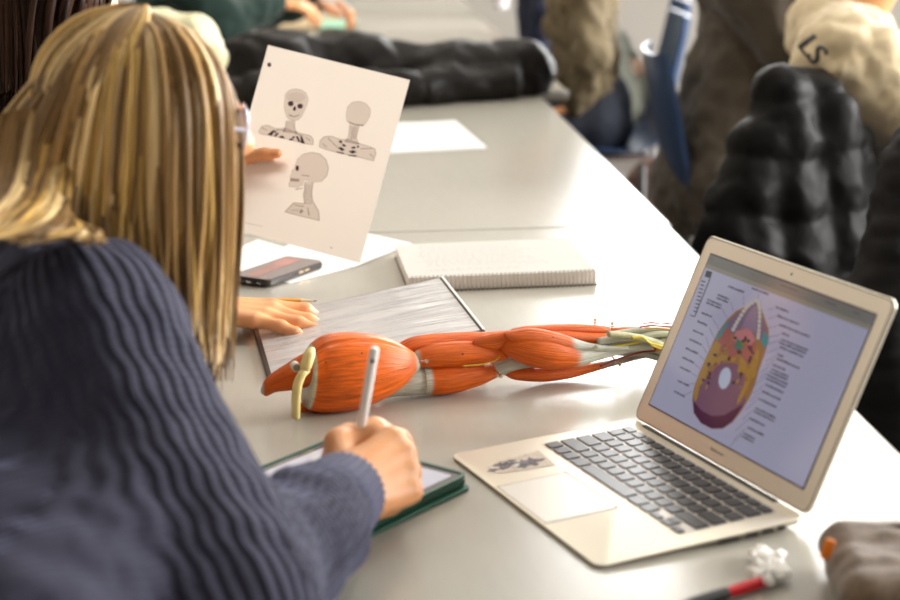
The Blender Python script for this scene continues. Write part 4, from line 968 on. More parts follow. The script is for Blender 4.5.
V, Fc = solid(sw, .013, .0062); V = wrinkle(V, Fc, .010, 8, 3); V = wrinkle(V, Fc, .0045, 26, 8, (1, 1, 1.)); V = relax(V, Fc, 1)
def seg(p, a, b):
    ab = b - a; t = np.clip(((p - a) @ ab) / (ab @ ab), 0, 1); c = a + t[:, None] * ab; return np.linalg.norm(p - c, axis=1), t, p - c
Kn = np.zeros((len(V), 3)); best = np.full(len(V), 9.)
dT = np.minimum(seg(V, bSR + V3(-.14, .03, -.045), hp)[0], seg(V, bSR + V3(-.10, .05, -.02), bSL)[0]) - .02
Kn[:, 0] = 2 * math.pi * ((V @ nrm((-.30, -.10, .95))) + .03 * np.sin(V[:, 0] * 9)) / .0105; Kn[:, 1] = 2 * math.pi * (V @ nrm((.9, -.3, .2))) / .009; best = dT
for a, b_ in ((bSR, bER), (bER, bWR), (bSL, bEL), (bEL, bWL)):
    d, t, rv = seg(V, a, b_); ax = nrm(b_ - a); e1 = nrm(np.cross(ax, V3(.3, .9, -.2))); e2 = np.cross(ax, e1); an = np.arctan2(rv @ e2, rv @ e1); ln = t * np.linalg.norm(b_ - a)
    m_ = d < best; cable = .9 * np.sin(ln[m_] * 2 * math.pi / .045 + np.round(an[m_] * 2) * 1.6)
    Kn[m_, 0] = an[m_] * 34 + cable * .9; Kn[m_, 1] = 2 * math.pi * ln[m_] / .0075; best = np.where(m_, d, best)
meshobj('knitted_sweater', V, Fc, M_SW, blond, {'Kn': Kn})
def cuff(a, b_, r0, r1, parent, m, nr=32, amp=.0011):
    mb = MB(); d = nrm(b_ - a); e1 = nrm(np.cross(d, V3(0, .2, 1))); e2 = np.cross(d, e1); rings = []; S_ = nr * 6
    for t, rr in ((0, .92), (.08, 1.), (.3, 1.02), (.6, 1.), (.85, .99), (.97, .97), (1., .90), (.97, .80), (.7, .78)):
        c = a + (b_ - a) * t; r = (r0 + (r1 - r0) * t) * rr; rings.append([c + (e1 * math.cos(q) + e2 * math.sin(q)) * (r + amp * math.cos(q * nr)) for q in [2 * math.pi * i / S_ for i in range(S_)]])
    mb.loft(rings, cap=False); return mb.build('ribbed_cuff', m, parent)
dR = nrm(bWR - bER); cuff(bWR - dR * .050, bWR + dR * .012, .043, .0375, blond, M_SWC if 'M_SWC' in globals() else mat('indigo_rib', (.035, .036, .085), .9, sheen=.2, bump=(400, .4, .001)))
# glasses with pale frames
hc_, hf_, hu_, hs_ = bh; mb = MB(); hF, hU, hS = hf_, hu_, hs_; hf_, hu_, hs_ = hf_ * .86, hu_ * .85, hs_ * .85
M_CLEAR = mat('clear_frame', (.62, .62, .78), .15, coat=1.)
for q in (1, -1):
    c = hc_ + hf_ * .103 + hs_ * .032 * q + hu_ * .002; mb.tube([c + hs_ * .025 * math.cos(a) + hu_ * .021 * math.sin(a) for a in [2 * math.pi * i / 24 for i in range(24)]], .0022, 8, closed=True)
    mb.tube([c + hs_ * .025 * q, hc_ + hf_ * .05 + hs_ * .078 * q + hu_ * .006, hc_ - hf_ * .01 + hs_ * .083 * q + hu_ * .004], .0020, 8)
mb.tube([hc_ + hf_ * .105 + hs_ * .008 + hu_ * .006, hc_ + hf_ * .110 + hu_ * .010, hc_ + hf_ * .105 - hs_ * .008 + hu_ * .006], .0020, 8)
gl = thing('glasses', 'pale framed glasses on the face of the blond student', 'glasses', hc_)
mb.build('glasses_frame', M_CLEAR, gl)
for q in (1, -1):
    c = hc_ + hf_ * .103 + hs_ * .032 * q + hu_ * .002; l2 = MB(); l2.tube([c - hf_ * .0006, c + hf_ * .0006], [.0225, .0225], 24); l2.build('lens', M_GLASS, gl)
hf_, hu_, hs_ = hF, hU, hS
# hair
M_HAIR = hair_mat()
GT = [[(112, 13), (78, 36), (36, 80), (-6, 132), (-40, 180), (-70, 235)], [(115, 12), (84, 38), (50, 85), (15, 150), (-5, 200), (-22, 236)], [(119, 11), (96, 38), (72, 95), (52, 165), (40, 212), (30, 246)],
      [(123, 10), (112, 38), (98, 100), (88, 175), (84, 230), (88, 270)], [(127, 10), (132, 38), (128, 105), (124, 190), (122, 245), (128, 300)], [(131, 10), (152, 36), (158, 105), (158, 195), (160, 265), (165, 335)],
      [(135, 10), (174, 34), (190, 100), (193, 195), (192, 280), (194, 352)], [(139, 11), (190, 34), (218, 90), (220, 190), (214, 290), (210, 370)], [(142, 12), (200, 44), (233, 108), (236, 190), (229, 290), (224, 392)]]
def blond_guides(side, Yc=1.52, back=.095, grow=1.):
    out = []; n = len(GT)
    for i, row in enumerate(GT):
        u = i / (n - 1); cr = math.sqrt(max(0, 1 - (2 * u - 1) ** 2)) ** .8; g = []
        for j, (px, py) in enumerate(row):
            t = j / (len(row) - 1); bul = (0, .62, .98, 1.05, 1.02, .98)[j]
            if side > 0: px = 150 + (px - 150) * grow; py = py + (1 - grow) * 40
            g.append(D(px, py, Yc + side * back * cr * bul * grow))
        out.append(g)
    return out
depthc = D(150, 130, 1.52)
GOLD, LITE, BRN, MIDB = (.60, .37, .105), (.78, .56, .27), (.20, .11, .038), (.38, .22, .075)
def hc(u, t, rs, q):
    a = noise.noise(Vector((u * 16, 0, 3.3))) + .55 * noise.noise(Vector((u * 47, q * .0, 7)))
    c = GOLD if a > .12 else LITE if a > .0 else BRN if a < -.22 else MIDB
    j = ((q * 7919) % 100) / 100
    if j > .9: c = LITE
    elif j < .14: c = BRN
    root = max(0, 1 - t * 3.2) * .55; c = np.array(c) * (1 - root) + np.array(MIDB) * .8 * root
    return c * (.86 + .28 * ((q * 104729) % 97) / 97)
V, Fc = solid([limb(bHC + hu_ * .018 - hf_ * .020, bHC + hu_ * .020 - hf_ * .014, .0755, .0755, (hs_, .95)), limb(bHC - hf_ * .035 - hu_ * .03, bHC - hf_ * .04 - V3(.0, 0, .15), .048, .042), limb(bHC - hf_ * .02 + hs_ * .045 - V3(0, 0, .03), bHC - hf_ * .02 + hs_ * .045 - V3(0, 0, .14), .035, .03)], .01, .006)
keep = ((V - bHC) @ hf_) < .045; Fc = Fc[keep[Fc].all(axis=1)]; meshobj('under_hair', V, Fc, mat('hair_dark', (.20, .11, .04), .6, bump=(60, .6, .003, (3, 3, .2))), blond)
locks('hair', blond_guides(-1), 2300, blond, M_HAIR, hc, w=(.0018, .0046), depth=.030, seed=4)
locks('hair', blond_guides(-1, back=.075, grow=.9), 500, blond, M_HAIR, lambda u, t, rs, q: hc(u, t, rs, q) * .8, w=(.003, .006), depth=.03, seed=5)
locks('hair', blond_guides(1, grow=.88), 700, blond, M_HAIR, hc, w=(.004, .008), depth=.03, seed=6, K=12)
# locks lying on the crown and the back of the head
Cc = bHC + hu_ * .019 - hf_ * .014
def crown(phis, R1, end):
    hfc = hf_
    out = []
    for ph_ in phis:
        dd = V3(math.cos(R_(ph_)), math.sin(R_(ph_)), 0); st = V3(math.cos(R_(ph_)) * .012, 0, .0) + hfc * (.03 if ph_ > 200 else .012)
        g = [Cc + st * .6 + V3(0, 0, R1 * .995)] + [Cc + st * max(0, .6 - k * .3) + dd * R1 * math.sin(R_(a)) + V3(0, 0, R1 * math.cos(R_(a))) for k, a in enumerate((26, 52, 76, 96))]
        g += [Cc + dd * (R1 + .012) - V3(0, 0, .10), Cc + dd * (R1 + .03) - V3(0, 0, end)]; out.append(g)
    return out
depthc = Cc
locks('hair', crown((95, 125, 150, 175, 200, 222, 245, 262, 280), .0845, .19), 1300, blond, M_HAIR, lambda u, t, rs, q: hc(u * .8, t * .8, rs, q), w=(.0022, .0048), depth=.004, seed=14, K=16, jit=.003)
# locks lying over the back of the shoulder
gs = [[D(x0 + 14, y0 - 70, 1.445), D(x0, y0, 1.40), D(x1, y1, 1.33), D(x2, y2, 1.285), D(x3, y3, 1.265)] for (x0, y0, x1, y1, x2, y2, x3, y3) in
      ((-30, 190, -38, 214, -48, 236, -62, 262), (8, 180, -8, 210, -24, 232, -42, 250), (34, 186, 14, 212, -6, 230, -30, 242), (56, 192, 44, 214, 22, 229, -10, 236), (66, 200, 62, 218, 46, 230, 10, 240), (52, 206, 78, 224, 86, 234, 62, 236), (44, 212, 70, 228, 92, 236, 104, 246))]
depthc = Z3(-.40, 1.45, .20)
locks('hair', gs, 260, blond, M_HAIR, hc, w=(.0025, .0045), depth=.008, seed=9, K=12, jit=.004)

# stylus in the right hand
sty = thing('stylus', 'white stylus with a dark dot, held upright in the writing hand', 'stylus', penB)
tipz = TZ + .0145; e_ = penA + pdir * ((tipz - penA[2]) / pdir[2])
MB().tube([penA, penA + pdir * .0008, penA + pdir * .004, e_ - pdir * .022], [.0022, .0038, .0045, .0045], 20).build('barrel', mat('stylus_white', (.93, .91, .87), .4), sty)
MB().tube([e_ - pdir * .022, e_ - pdir * .012, e_ - pdir * .002, e_], [.0045, .0036, .0013, .0006], 16).build('tip', mat('stylus_white', (.8, .8, .8), .3), sty)
c_ = penA + pdir * .0125; nv = nrm(CO - c_); nv = ortho(nv, pdir); MB().cyl(c_ + nv * .0038, c_ + nv * .0050, .0019, n=12).build('dot', M_BLACKP, sty)

# ---- dark haired student holding the drawing
M_DK = mat('charcoal_fabric', (.05, .05, .06), .9, bump=(300, .3, .001))
M_DHAIR = mat('dark_brown_hair', (.030, .014, .008), .42, var=(40, .5, (3, 3, .15)), bump=(90, .7, .003, (3, 3, .1)))
dHC = D(43, 16, 2.08); dF, dU = nrm((.86, .10, -.42)), (.42, .05, .9)
dSR, dSL = Z3(-.66, 1.98, .17), Z3(-.62, 2.32, .20); dWR = T(203, 310, .036); dWL = D(172, 180, 2.43)
hR2 = dict(F=(.985, -.06, -.05), B=(.02, -.10, 1), curls=[(10, 30, 18), (14, 12, 10), (9, 12, 10), (8, 12, 12)], thumb=[(.72, .62, -.35), (.95, .28, -.2), (1., .05, -.15)], sc=1.03, spread=(.27, .03, -.06, -.17))
hL2 = dict(F=(1, .02, .16), B=(0, .78, .62), curls=[(4, 6, 4), (6, 8, 6), (8, 10, 8), (12, 14, 10)], thumb=[(.75, .55, -.70), (.96, .10, -.12), (.98, .12, .12)], sc=.93)
dark, dh = person('dark haired student behind the blond one, holding up the skull drawing', (-.98, 2.12), (1, 0), (dSR, dSL), dHC, dF, dU, (Z3(-.56, 2.12, .05), Z3(-.52, 2.56, .07)), (dWR, dWL), (hR2, hL2), dict(top=M_DK, low=M_JEAN, hair=M_DHAIR), hair=None, fine=True)
hc2, hf2, hu2, hs2 = dh
V, Fc = solid([limb(hc2 + hu2 * .030 - hf2 * .026, hc2 + hu2 * .030 - hf2 * .018, .098, .096, (hs2, .86))], .01, .006)
rel = V - hc2; keep = (rel @ hf2 - .3 * (rel @ hu2)) < .050
ear = (np.linalg.norm(rel - (hs2 * .079 - hf2 * .004), axis=1) < .024); Fc = Fc[(keep & ~ear)[Fc].all(axis=1)]; meshobj('under_hair', V, Fc, M_DHAIR, dark)
depthc = D(45, 20, 2.08)
GD = [[(60, -78), (20, -60), (-40, -10), (-70, 80), (-80, 200)], [(66, -80), (30, -62), (-10, 0), (-30, 90), (-40, 210)], [(74, -80), (44, -60), (24, 0), (14, 80), (8, 200)], [(82, -80), (60, -58), (48, -8), (40, 40), (36, 190)], [(92, -78), (84, -52), (80, -10), (72, 20), (56, 60)], [(100, -74), (108, -46), (108, -8), (104, 8), (84, 26)]]
def dcol(u, t, rs, q): return np.array((.030, .014, .008)) * (.6 + 1.2 * ((q * 7919) % 101) / 101)
gD = []
for i, row in enumerate(GD):
    u = i / (len(GD) - 1); cr = math.sqrt(max(0, 1 - (2 * u - 1) ** 2)); gD.append([D(x, y, 2.08 - .095 * (.35 + .65 * cr) * (0, .8, 1, 1.05, 1)[j]) for j, (x, y) in enumerate(row)])
M_HAIR2 = hair_mat(); M_HAIR2.name = 'dark_hair'; M_HAIR2.node_tree.nodes['Principled BSDF'].inputs['Specular IOR Level'].default_value = .10
locks('hair', gD, 420, dark, M_HAIR2, dcol, w=(.003, .007), depth=.02, seed=12, K=14)
M_HAIR = M_HAIR2
gD2 = [[D(x, y, 2.08 + .085 * (0, .8, 1, 1, .9)[j]) for j, (x, y) in enumerate(row)] for row in GD]
locks('hair', gD2, 260, dark, M_HAIR, dcol, w=(.005, .009), depth=.02, seed=13, K=12)
Cc = hc2 + hu2 * .026 - hf2 * .020
locks('hair', crown((60, 95, 125, 155, 180, 205, 232, 255, 285), .1035, .12), 700, dark, M_HAIR, dcol, w=(.003, .006), depth=.004, seed=15, K=14, jit=.003)
er = hc2 + hs2 * .092 - hf2 * .002
for q in (.016, .008): 
    mb = MB(); c = er + hu2 * q - hf2 * .008; mb.tube([c + hs2 * .003 * math.cos(a) + hu2 * .0035 * math.sin(a) for a in [2 * math.pi * i / 12 for i in range(12)]], .0007, 6, closed=True); mb.build('earring', mat('gold', (.7, .5, .25), .3, .8), dark)
# pencil under the flat hand
pq0, pq1 = T(243, 300, .026), T(317, 301, .0155); pv = nrm(pq1 - pq0); pp = thing('pencil', 'yellow pencil held under the flat hand beside the binder', 'pencil', pq0)
ln_ = np.linalg.norm(pq1 - pq0); A_ = pq1 - pv * .175
MB().tube([A_ + pv * .02, pq1 - pv * .024], .0036, 6).build('wooden_barrel', mat('pencil_yellow', (.75, .33, .03), .4), pp)
MB().tube([pq1 - pv * .024, pq1 - pv * .005], [.0036, .0013], 12).build('sharpened_cone', mat('bare_wood', (.62, .44, .27), .7), pp)
MB().tube([pq1 - pv * .005, pq1], [.0013, .0003], 10).build('lead', mat('graphite', (.06, .06, .07), .4, .3), pp)
MB().tube([A_, A_ + pv * .02], .0038, 12).build('eraser', mat('eraser_pink', (.6, .25, .2), .8), pp)

# the held drawing
qTL, qTR, qBR = DZ(268, 45, 2.45), DZ(410, 80, 2.42), DZ(356, 262, 2.41)
qx = nrm(qTR - qTL); qy = qBR - qTR; qy = nrm(qy - qx * (qy @ qx)); qn = np.cross(qx, qy); qn = qn if qn[1] < 0 else -qn
QW, QL = np.linalg.norm(qTR - qTL), np.linalg.norm(qBR - qTR)
print('sheet size', QW, QL)
M_HELD = mat('held_paper', (.88, .83, .77), .7)
b_n = M_HELD.node_tree; tl_ = b_n.nodes.new('ShaderNodeBsdfTranslucent'); tl_.inputs[0].default_value = (.8, .70, .60, 1); mx_ = b_n.nodes.new('ShaderNodeMixShader'); mx_.inputs[0].default_value = .42
b_n.links.new(b_n.nodes['Principled BSDF'].outputs[0], mx_.inputs[1]); b_n.links.new(tl_.outputs[0], mx_.inputs[2]); b_n.links.new(mx_.outputs[0], b_n.nodes['Material Output'].inputs[0])
def bend(x, y): return .004 * math.sin(math.pi * x / QW) * (y / QL) + .0
def Q(x, y, z=0.): return qTL + qx * x + qy * y + qn * (z + bend(x, y))
dr = thing('skull_drawing_sheet', 'printed sheet of skull drawings held up above the table', 'paper', (qTL + qx * QW / 2 + qy * QL / 2))
mb = MB(); NX, NY = 16, 20; vs = [Q(QW * i / NX, QL * j / NY) for j in range(NY + 1) for i in range(NX + 1)]
mb.add(vs, [(j * (NX + 1) + i, j * (NX + 1) + i + 1, (j + 1) * (NX + 1) + i + 1, (j + 1) * (NX + 1) + i) for j in range(NY) for i in range(NX)]); mb.build('sheet', M_HELD, dr, angle=180)
Qi = np.array([qx, qy])
def q2(px, py):                               # picture point to sheet coordinates
    d = ray(px, py); t = ((qTL - CO) @ qn) / (d @ qn); p = CO + d * t - qTL; return p @ qx, p @ qy
def qpoly(mb, pts, z, m, f): 
    mb.m = m; mb.add([Q(*q2(*f(x, y)), z) for x, y in pts], [tuple(range(len(pts)))])
fa = lambda x, y: (250 + x / 8.57, 80 + y / 8.57)
fb = lambda x, y: (310 + x / 7.5, 90 + y / 7.5)
fc = lambda x, y: (270 + x / 7.5, 145 + y / 7.5)
PM = [mat('print_grey', (.72, .66, .61), .7), mat('print_outline', (.47, .42, .39), .7), mat('print_dark', (.09, .07, .08), .7), mat('print_light', (.78, .72, .67), .7)]
for _m, _c in zip(PM, ((.80, .76, .74), (.55, .51, .50), (.13, .10, .11), (.93, .92, .91))):   # ink that tints the sheet under it
    _n = _m.node_tree; _t = _n.nodes.new('ShaderNodeBsdfTransparent'); _t.inputs[0].default_value = (*_c, 1); _n.links.new(_t.outputs[0], _n.nodes['Material Output'].inputs[0])
def skel(pieces, f, label):
    mb = MB(); z = .0003
    for i, (m, pts) in enumerate(pieces):
        nx_ = pieces[i + 1] if i + 1 < len(pieces) else (9, [])
        if m == 1 and nx_[0] == 0 and len(nx_[1]) == len(pts):
            mb.m = 1; n_ = len(pts); mb.add([Q(*q2(*f(x, y)), z + .00004 * i) for x, y in list(pts) + list(nx_[1])], [(a, (a + 1) % n_, n_ + (a + 1) % n_, n_ + a) for a in range(n_)])
        else: qpoly(mb, pts, z + .00004 * i, m, f)
    mb.build('skull_print', PM, dr, smooth=False, label=label)
def rim2(pts, s=1.06):
    cx = sum(p[0] for p in pts) / len(pts); cy = sum(p[1] for p in pts) / len(pts); return [(cx + (x - cx) * s, cy + (y - cy) * s) for x, y in pts]
cr1 = [(300, 180), (305, 130), (335, 95), (385, 80), (440, 88), (480, 115), (500, 165), (490, 220), (465, 265), (452, 300), (425, 335), (385, 350), (345, 342), (320, 318), (308, 280), (296, 235)]
P1 = [(1, [(310, 350), (385, 352), (388, 410), (410, 460), (280, 445), (302, 400)]), (0, [(316, 352), (379, 354), (380, 412), (392, 450), (300, 440), (310, 400)])]
for k in range(5): P1.append((1, [(312, 362 + k * 14), (384, 366 + k * 14), (384, 369 + k * 14), (312, 365 + k * 14)]))
P1 += [(1, [(72, 445), (100, 395), (150, 385), (220, 415), (300, 412), (400, 445), (470, 465), (520, 478), (548, 510), (545, 560), (470, 550), (340, 515), (190, 485), (90, 465)]), (0, [(80, 443), (104, 400), (150, 391), (220, 421), (300, 418), (400, 451), (470, 471), (516, 484), (542, 512), (538, 554), (470, 544), (340, 510), (190, 480), (92, 460)])]
for c in ([(150, 470), (200, 430), (218, 432), (190, 480)], [(205, 480), (240, 450), (250, 462), (222, 488)], [(250, 486), (285, 478), (302, 505), (262, 500)], [(330, 515), (360, 500), (382, 515), (350, 522)], [(395, 485), (412, 482), (440, 540), (415, 530)], [(432, 478), (452, 490), (474, 548), (440, 545)], [(360, 490), (385, 480), (388, 500), (370, 502)], [(215, 440), (232, 436), (228, 452), (212, 462)]): P1.append((2, c))
for c in ([(230, 425), (310, 432), (310, 438), (230, 432)], [(390, 455), (460, 480), (458, 486), (388, 462)], [(105, 410), (150, 430), (150, 436), (104, 416)], [(480, 490), (520, 520), (516, 525), (478, 495)]): P1.append((1, c))
P1 += [(1, rim2(cr1, 1.035)), (0, cr1), (3, ell(395, 150, 80, 45, .05)), (2, ell(352, 205, 25, 23, 0, 16)), (2, ell(432, 226, 24, 23, 0, 16)), (2, [(380, 228), (392, 228), (398, 258), (384, 268), (368, 260)]), (1, [(330, 285), (345, 300), (380, 312), (410, 305), (430, 290), (422, 308), (385, 322), (345, 312)]), (3, [(338, 302), (380, 316), (422, 302), (410, 318), (380, 326), (346, 318)])]
skel(P1, fa, 'front view of a skull and collar bones')
cr2 = [(275, 190), (285, 130), (320, 95), (370, 88), (420, 105), (452, 145), (450, 195), (425, 240), (400, 268), (355, 262), (305, 250), (280, 232)]
P2 = [(1, [(298, 255), (372, 270), (350, 360), (370, 410), (260, 390), (288, 350)]), (0, [(304, 258), (364, 272), (343, 360), (358, 402), (272, 386), (294, 350)]),
      (1, [(70, 430), (75, 380), (110, 348), (165, 345), (230, 370), (300, 372), (370, 400), (440, 420), (490, 440), (498, 480), (478, 535), (440, 525), (360, 505), (230, 480), (120, 450)]), (0, [(76, 428), (81, 384), (114, 354), (165, 351), (230, 376), (300, 378), (370, 406), (440, 426), (484, 444), (491, 480), (473, 528), (440, 519), (360, 499), (230, 474), (122, 444)])]
for c in ([(212, 435), (235, 428), (265, 450), (240, 460)], [(290, 462), (325, 452), (352, 466), (320, 480)], [(215, 385), (235, 378), (248, 395), (230, 402)], [(240, 405), (262, 408), (275, 425), (250, 425)], [(200, 462), (258, 474), (256, 482), (200, 470)], [(288, 488), (350, 492), (352, 504), (290, 496)], [(310, 430), (340, 425), (345, 440), (318, 442)], [(352, 420), (368, 418), (370, 436), (355, 435)]): P2.append((2, c))
for c in ([(140, 362), (220, 440), (216, 444), (136, 366)], [(380, 440), (470, 436), (470, 441), (380, 446)], [(95, 400), (130, 430), (126, 434), (92, 404)], [(450, 480), (478, 500), (475, 504), (447, 484)]): P2.append((1, c))
for k in range(6): P2.append((1, [(312 + k * 8, 275), (315 + k * 8, 275), (308 + k * 7, 370), (305 + k * 7, 370)]))
P2 += [(1, rim2(cr2, 1.04)), (0, cr2), (1, [(285, 236), (340, 258), (405, 262), (400, 274), (345, 268), (290, 246)])]
skel(P2, fb, 'rear view of a skull and shoulder blades')
cr3 = [(195, 150), (210, 110), (250, 75), (310, 60), (375, 72), (420, 115), (438, 175), (425, 235), (385, 275), (320, 282), (280, 270), (262, 262), (250, 300), (215, 318), (150, 312), (148, 285), (160, 262), (158, 235), (168, 215), (172, 190), (188, 180)]
P3 = [(1, [(262, 280), (330, 285), (318, 360), (325, 420), (372, 500), (376, 572), (240, 540), (110, 505), (180, 432), (262, 440), (252, 380), (262, 330)]), (0, [(268, 284), (323, 288), (311, 360), (318, 424), (365, 502), (369, 564), (242, 534), (124, 502), (184, 438), (268, 446), (259, 380), (268, 332)])]
for k in range(10): P3.append((1, [(256, 300 + k * 15), (318, 306 + k * 15), (318, 310 + k * 15), (256, 304 + k * 15)]))
P3 += [(3, [(150, 490), (190, 478), (230, 482), (215, 505), (165, 500)]), (1, [(190, 450), (260, 462), (258, 468), (190, 456)]), (1, [(240, 480), (255, 500), (230, 520), (225, 500)]), (1, [(290, 470), (300, 530), (292, 530), (284, 472)]), (1, rim2(cr3, 1.035)), (0, cr3), (2, ell(208, 176, 13, 22, 0, 14)), (1, [(156, 250), (225, 258), (222, 278), (154, 274)]), (1, [(240, 225), (300, 232), (298, 240), (240, 232)]), (1, [(195, 330), (248, 324), (248, 331), (196, 340)])]
skel(P3, fc, 'side view of a skull and neck')
fd = lambda x, y: (x - 75, y + 25)
P4 = [(m, [((fc(x, y)[0] - 75), (fc(x, y)[1] + 12)) for x, y in pts]) for m, pts in P3]
P4 = [(m, [(450 - x + 10, y) for x, y in pts]) for m, pts in []]
mb = MB(); qpoly(mb, [(229, 206), (232, 206), (236, 226), (239, 234), (226, 231)], .0003, 0, lambda x, y: (x, y)); mb.build('skull_print', PM, dr, smooth=False)
mb = MB(); qpoly(mb, [(243, 222), (263, 226.5), (263, 227), (243, 222.5)], .0003, 1, lambda x, y: (x, y)); mb.build('printed_line', PM, dr, smooth=False)
for px, py in ((269.3, 64.8), (251, 137), (331.5, 248)):
    mb = MB(); qpoly(mb, ell(px, py, 2.1 if py < 200 else .9, 2.3 if py < 200 else .9, 0, 16), .0004, 2 if py < 100 else 1, lambda x, y: (x, y)); mb.build('punch_hole', PM, dr, smooth=False)

# ------------------------------------------------------------------ chairs
M_BLUE = mat('blue_plastic', (.018, .045, .11), .42)
def chair_proto():
    t = thing('classroom_chair', 'x', 'chair', (0, 0, 0))
    prof = [(.225, .425), (.215, .442), (.12, .440), (-.02, .432), (-.12, .436), (-.175, .458), (-.205, .51), (-.222, .60), (-.240, .70), (-.262, .80), (-.275, .87)]
    wid = [.36, .40, .42, .42, .41, .40, .39, .39, .40, .40, .36]; NU = 13; mb = MB(); top = []; bot = []
    for k, ((x, z), w) in enumerate(zip(prof, wid)):
        a, b = prof[max(k - 1, 0)], prof[min(k + 1, len(prof) - 1)]; d = nrm((b[0] - a[0], 0, b[1] - a[1])); n = V3(d[2], 0, -d[0]) * -1
        for i in range(NU):
            v = -1 + 2 * i / (NU - 1); lift = .022 * v ** 4 + (.012 * v * v if k > 5 else 0); p = V3(x, v * w / 2, z) + (V3(0, 0, 1) if k < 4 else V3(1, 0, .3)) * lift; top.append(p); bot.append(p - (V3(0, 0, 1) if k < 4 else V3(1, 0, 0)) * .012)
    n1 = len(top); K = len(prof); fs = []
    for k in range(K - 1):
        for i in range(NU - 1): q = (k * NU + i, k * NU + i + 1, (k + 1) * NU + i + 1, (k + 1) * NU + i); fs += [q, tuple(n1 + c for c in q[::-1])]
    bd_ = [i for i in range(NU)] + [k * NU + NU - 1 for k in range(1, K)] + [(K - 1) * NU + i for i in range(NU - 2, -1, -1)] + [k * NU for k in range(K - 2, 0, -1)]
    for a, b in zip(bd_, bd_[1:] + bd_[:1]): fs.append((a, n1 + a, n1 + b, b))
    mb.add(top + bot, fs); mb.build('seat_shell', M_BLUE, t, local=True, angle=60)
    f = MB()
    for s in (-1, 1): f.tube([(.17, s * .15, .415), (-.16, s * .15, .415)], .011, 10)
    for x in (.13, -.13): f.tube([(x, -.15, .413), (x, .15, .413)], .010, 10)
    f.build('frame', M_CHROME, t, local=True)
    for sx in (-1, 1):
        for sy in (-1, 1):
            lg = MB(); lg.tube([(sx * .15, sy * .15, .412), (sx * .175, sy * .175, .36), (sx * .215, sy * .20, .02)], .0115, 12); lo = lg.build('leg', M_CHROME, t, local=True)
            MB().cyl((sx * .2155, sy * .2005, .0), (sx * .214, sy * .199, .035), .0155).build('foot_cap', M_BLACKP, lo, local=True)
    return t
_c0 = chair_proto(); _used = [0]
def chair(x, y, rz, label):
    o = _c0 if not _used[0] else copy_tree(_c0); _used[0] = 1
    M = Matrix.Translation((x, y, 0)) @ Matrix.Rotation(R_(rz), 4, 'Z'); o.matrix_world = M; o['label'] = label; o['group'] = 'blue plastic classroom chairs'; return o
chair(.82, 4.50, 0, 'blue plastic chair under the person in the brown hooded top')
chair(.62, 6.22, 180, 'blue plastic chair under the person in the grey green top')
chair(.98, 3.44, 10, 'blue plastic chair hidden under the shiny black puffer jacket')
chair(1.13, 2.88, 35, 'blue plastic chair under the ribbed black jacket behind the laptop lid')
chair(.53, 5.62, 180, 'blue plastic chair under the person in the olive brown jacket')
chair(-.86, 1.44, 4, 'blue plastic chair under the blond student')
chair(-1.14, 2.12, 2, 'blue plastic chair under the dark haired student')
chair(-1.22, 5.65, 0, 'blue plastic chair under the person in dark green sleeves')
chair(-.86, 3.98, -15, 'blue plastic chair carrying the cream jacket')

# ------------------------------------------------------------------ people at the other tables
M_GRN = mat('dark_green_knit', (.004, .022, .016), .9, sheen=.1, bump=(120, .4, .003)); M_BRN = mat('brown_fleece', (.075, .058, .040), .9, sheen=.15, var=(9, .25)); M_CRM = mat('cream_sweat', (.60, .48, .30), .9, sheen=.2, var=(6, .12))
M_OLV = mat('olive_brown_cotton', (.14, .105, .055), .85, var=(5, .3)); M_GRY = mat('grey_green_knit', (.16, .165, .135), .9); M_TAN = mat('tan_cloth', (.42, .28, .20), .85); M_NVY = mat('navy_cotton', (.012, .016, .04), .85)
M_WSH = mat('white_shoe', (.7, .68, .66), .6)
DOWN = ((1, 0, -.1), (0, 0, 1))
def simple(label, x, y, sgn, lean, M, hz=.54, sh_z=.36, hair='short', hands=None, wr=None, elb=None, knee_x=.43, **kw):
    f = V3(sgn, 0, 0); s = V3(0, -sgn, 0); mid = V3(x + sgn * lean, y, TZ + sh_z)
    sR, sL = mid + s * .17, mid - s * .17; hd = mid + f * (.06 + lean * .25) + V3(0, 0, .235)
    wr = wr or (mid + f * .34 + s * .10 - V3(0, 0, sh_z - .05), mid + f * .34 - s * .10 - V3(0, 0, sh_z - .05)); elb = elb or (sR + f * .12 - V3(0, 0, .24), sL + f * .12 - V3(0, 0, .24))
    return person(label, (x, y), (sgn, 0), (sR, sL), hd, nrm((sgn, 0, -.35)), (sgn * .35, 0, 1), elb, wr, hands or (hnd((sgn, 0, -.1), (0, 0, 1)), hnd((sgn, 0, -.1), (0, 0, 1))), M, hair=hair, hip_z=hz, knee_x=knee_x, **kw)
simple('person in a brown hooded top and dark trousers sitting in the blue chair', .76, 4.50, 1, .05, dict(top=M_BRN, low=M_JEAN, hair=M_DHAIR, shoe=M_WSH), hood=True, amp=.018, hip_r=.25, arm_r=(.115, .085, .06), elb=(V3(1.0, 4.30, TZ + .05), V3(1.0, 4.72, TZ + .05)), wr=(V3(1.2, 4.36, TZ + .06), V3(1.2, 4.62, TZ + .06)))
simple('person in a grey green top leaning forward beyond the olive brown jacket', .64, 6.22, -1, .22, dict(top=M_GRY, low=M_TAN, hair=M_DHAIR), hair='short', sh_z=.28, elb=(V3(.50, 6.40, TZ + .02), V3(.50, 6.04, TZ + .02)), wr=(V3(.40, 6.36, TZ - .16), V3(.40, 6.08, TZ - .16)), hip_r=.18)
